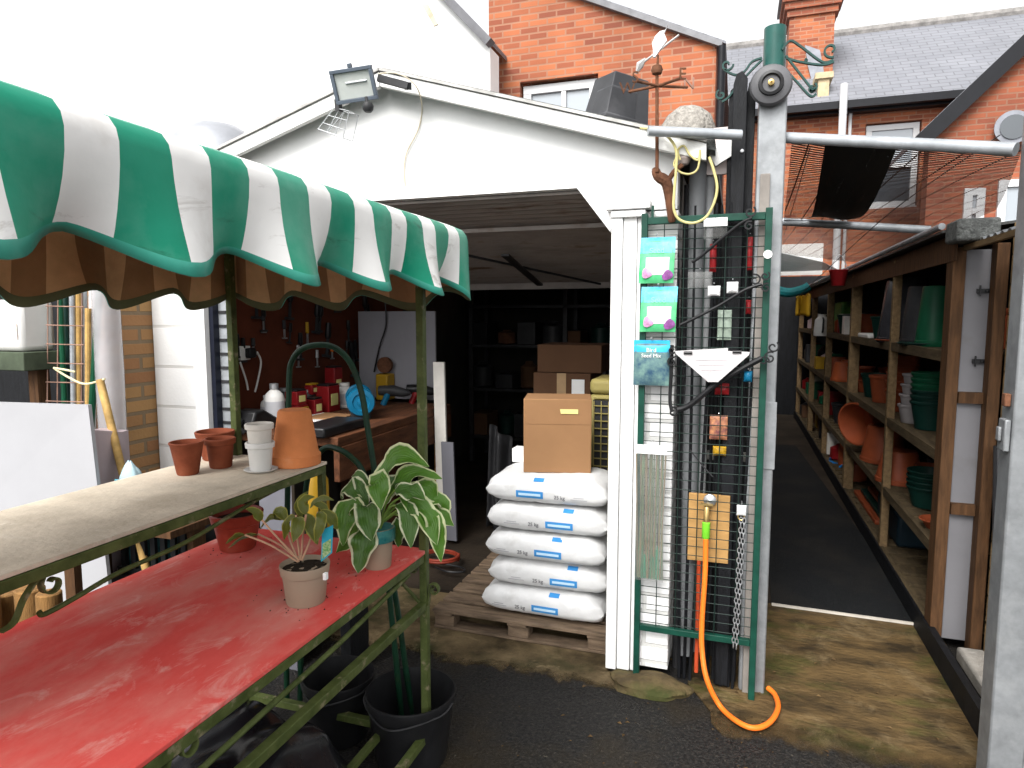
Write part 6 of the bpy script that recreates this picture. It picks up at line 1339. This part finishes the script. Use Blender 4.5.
b = MB(); b.tube([(hx1+.06, HY-.05, 2.0), (hx1+.06, HY-.05, ez-.02)], .045, 12); obj('downpipe', b, blackgut, t)
# white neighbour
WY = 7.4
t = thing('white_house', 'white rendered house wall rising behind the left of the garage', 'house', (-6, WY, 0))
wx = P(490, 47, Y=WY).x; wz = P(490, 47, Y=WY).z; k = (P(445, 0, Y=WY).z-wz)/(wx-P(445, 0, Y=WY).x)
b = MB(); b.prism([(-14, WY, 0), (wx, WY, 0), (wx, WY, wz), (wx-3.6, WY, wz+3.6*k), (-14, WY, wz+3.6*k)], (0, .3, 0)); obj('wall', b, render_white, t)
b = MB(); b.bar((wx+.02, WY-.04, wz+.02), (wx-3.6, WY-.04, wz+3.6*k+.02), .14, .09); obj('verge', b, M_('verge_dark', (.14,.14,.15), .7, .2), t)
b = MB(); b.prism([(wx, WY, wz+.05), (wx-3.6, WY, wz+3.6*k+.05), (wx-3.6, WY, wz+3.6*k+.1), (wx, WY, wz+.1)], (0, .58, 0)); obj('roof', b, slate, t)
b = MB(); pp = [P(422,5,Y=WY-.012), P(428,4,Y=WY-.012), P(438,24,Y=WY-.012), P(434,26,Y=WY-.012)]; b.prism(pp, (0,.006,0)); obj('damp_stain', b, M_('stain_tan', (.50,.44,.33), .9, .2, 10), t)
# house 2: slate roof
Y2 = 14.0
t = thing('slate_house', 'red brick house with a long grey slate roof across the background', 'house', (2, Y2, 0))
ez = P(785, 110, Y=Y2).z; rz = 8.45; 
x0, x1 = -1.6, 7.0
wx0, wx1 = P(864, 160, Y=Y2).x, P(920, 160, Y=Y2).x; wz0, wz1 = P(890, 208, Y=Y2).z, P(890, 122, Y=Y2).z
b = MB(); b.box(x0, wx0, Y2, Y2+.3, 0, ez); b.box(wx1, x1, Y2, Y2+.3, 0, ez); b.box(wx0, wx1, Y2, Y2+.3, 0, wz0); b.box(wx0, wx1, Y2, Y2+.3, wz1, ez); obj('wall', b, redbrick, t)
window(t, wx0+.02, wx1-.02, wz0+.03, wz1-.02, Y2+.09, None, winglass, True, .5)
# roof plane: ridge seen at py 52 (px 720) and py 15 (px 1015)
ridge_y = None
for yy_ in [Y2+.5+.05*i for i in range(160)]:
    zz = ez+(yy_-Y2)*math.tan(R(38)); 
    if proj((1.0, yy_, zz))[1] < 45+ (812-proj((1.0, yy_, zz))[0])*.125-4.5: ridge_y = yy_; break
ridge_y = ridge_y or Y2+3; rz = ez+(ridge_y-Y2)*math.tan(R(38))
b = MB(); b.prism([(x0-.3, Y2-.25, ez-.05), (x0-.3, ridge_y, rz+.05), (x0-.3, ridge_y+2.8, ez), (x0-.3, ridge_y+2.8, ez-.1), (x0-.3, ridge_y, rz-.05), (x0-.3, Y2-.25, ez-.15)], (x1-x0+.6, 0, 0)); obj('roof', b, slate, t)
b = MB(); b.tube([(x0-.3, ridge_y, rz+.05), (x1+.3, ridge_y, rz+.05)], .11, 10); obj('ridge', b, stonecap, t)
b = MB(); b.bar((x0-.3, Y2-.32, ez-.10), (x1+.3, Y2-.32, ez-.10), .13, .13); b.box(x0, x1, Y2-.2, Y2-.02, ez-.2, ez-.05); obj('gutter', b, blackgut, t)
xp = P(843, 120, Y=Y2-.5).x; b = MB(); b.tube([(xp, Y2-.45, 1.5), (xp, Y2-.45, P(843, 84, Y=Y2-.45).z)], .065, 14); obj('soil_pipe', b, upvc, t)
b = MB(); b.tube([(xp+.17, Y2-.1, 1.5), (xp+.17, Y2-.1, ez-.1)], .03, 10); obj('soil_pipe', b, upvc, t)
# chimney on it
cA, cB = P(788, 60, Y=Y2+.9).x, P(833, 60, Y=Y2+.9).x; ct = P(810, 2, Y=Y2+.9).z
ch = MB(); ch.box(cA, cB, Y2+.9, Y2+1.7, ez, ct-.25); c_o = obj('chimney', ch, redbrick, t)
for k in range(3):
    b = MB(); e = .05*(k+1); b.box(cA-e, cB+e, Y2+.9-e, Y2+1.7+e, ct-.249+k*.13, ct-.249+k*.13+.127); obj('corbel', b, redbrick2, c_o)
b = MB(); b.box(cA-.2, cB+.2, Y2+.65, Y2+1.9, ct+.145, ct+.22); obj('cap', b, stonecap, c_o)
b = MB(); b.prism([P(805, 45, Y=Y2+.86), P(820, 50, Y=Y2+.86), P(824, 72, Y=Y2+.86), P(812, 82, Y=Y2+.86), P(808, 66, Y=Y2+.86)], (0,.03,0)); obj('flashing', b, lead, c_o)
sA, sB = P(818, 90, Y=Y2+.1).x, P(829, 90, Y=Y2+.1).x; b = MB(); b.box(sA, sB, Y2+.1, Y2+.5, ez-.0, P(822, 79, Y=Y2+.1).z); b.box(sA-.06, sB+.06, Y2+.05, Y2+.55, P(822, 79, Y=Y2+.1).z+.002, P(822, 73, Y=Y2+.1).z); obj('dormer_stack', b, creamp, t)
# house 3: brick gable at right
Y3 = 11.0
t = thing('gable_house', 'red brick gable with a black bargeboard at the right of the background', 'house', (4.5, Y3, 0))
ax, azz = P(930, 137, Y=Y3).x, P(930, 137, Y=Y3).z; kx, kz = P(1012, 60, Y=Y3).x, P(1012, 60, Y=Y3).z; k = (kz-azz)/(kx-ax)
b = MB(); b.prism([(ax-.0, Y3, 0), (ax+5, Y3, 0), (ax+5, Y3, azz+k*2.5), (ax+2.5, Y3, azz+k*2.5), (ax, Y3, azz)], (0, .3, 0)); obj('wall', b, redbrick2, t)
b = MB(); b.bar((ax-.15, Y3-.08, azz-.1), (ax+2.5, Y3-.08, azz+k*2.5+.05), .16, .2); obj('bargeboard', b, blackgut, t)
b = MB(); b.prism([(ax-.15, Y3-.15, azz-.02), (ax+2.5, Y3-.15, azz+k*2.5+.13), (ax+2.5, Y3-.15, azz+k*2.5+.2), (ax-.15, Y3-.15, azz+.05)], (0, 2.5, 0)); obj('roof', b, slate, t)
wl_ = P(962, 218, Y=Y3); wh = P(985, 188, Y=Y3); window(t, wl_.x, wh.x, wl_.z-.4, wh.z, Y3-.03, None, winpale, False, .6)
wl_ = P(996, 210, Y=Y3); wh = P(1012, 180, Y=Y3); window(t, wl_.x, wh.x+.2, wl_.z-.3, wh.z, Y3-.03, None, winpale, False)
c_ = P(1012, 128, Y=Y3-.05); b = MB(); b.lathe([(0,0),(.20,.0),(.22,.03),(.22,.05),(.0,.06)], c_, 30, M=MF); o = obj('round_window', b, lead, t); b = MB(); b.lathe([(0,.061),(.16,.061),(.16,.07),(0,.072)], c_, 24, M=MF); obj('pane', b, winglass, o)
# ------------------------------------------------------------------ small litter
rl = random.Random(5)
leafl = M_('dead_leaf', (.045,.026,.011), .8, .6, 20, col2=(.12,.075,.03))
b = MB()
for k in range(260):
    x, y = (rl.uniform(-1.7, .95), rl.uniform(1.5, 3.6)) if k % 3 else (rl.uniform(-.6, .95), rl.uniform(2.4, 3.0))
    if x < -.5 and y > 2.75: continue
    sz = rl.choice((.003, .004, .005, .006, .011)); a = rl.uniform(0, 6.28); c_, s_ = math.cos(a)*sz, math.sin(a)*sz; z = .0105 if y > 2.5 else .003
    b.add([(x+c_, y+s_, z), (x-s_*.6, y+c_*.6, z+sz*.5), (x-c_, y-s_, z+.001), (x+s_*.6, y-c_*.6, z+sz*.3)], [(0,1,2,3)])
struct(obj('leaf_litter', b, leafl, smooth=0, recalc=False), 'stuff')
b = MB()
for k in range(90):
    c0 = (pl, hl, rp_)[k % 3]; a = rl.uniform(0, 6.28); d_ = rl.uniform(.05, .16); x, y = c0.x+math.cos(a)*d_, c0.y+math.sin(a)*d_; q = rl.uniform(.001, .0028)
    if not (SX1+.03 < x < SX0-.02 and y < SY1-.02): continue
    b.add([(x-q, y-q, .7903), (x+q, y-q, .7903), (x, y+q, .7903), (x, y, .7903+q*1.3)], [(0,1,3),(1,2,3),(2,0,3)])
struct(obj('soil_crumbs', b, soil, smooth=0, recalc=False), 'stuff')
print('objects', len(bpy.data.objects))
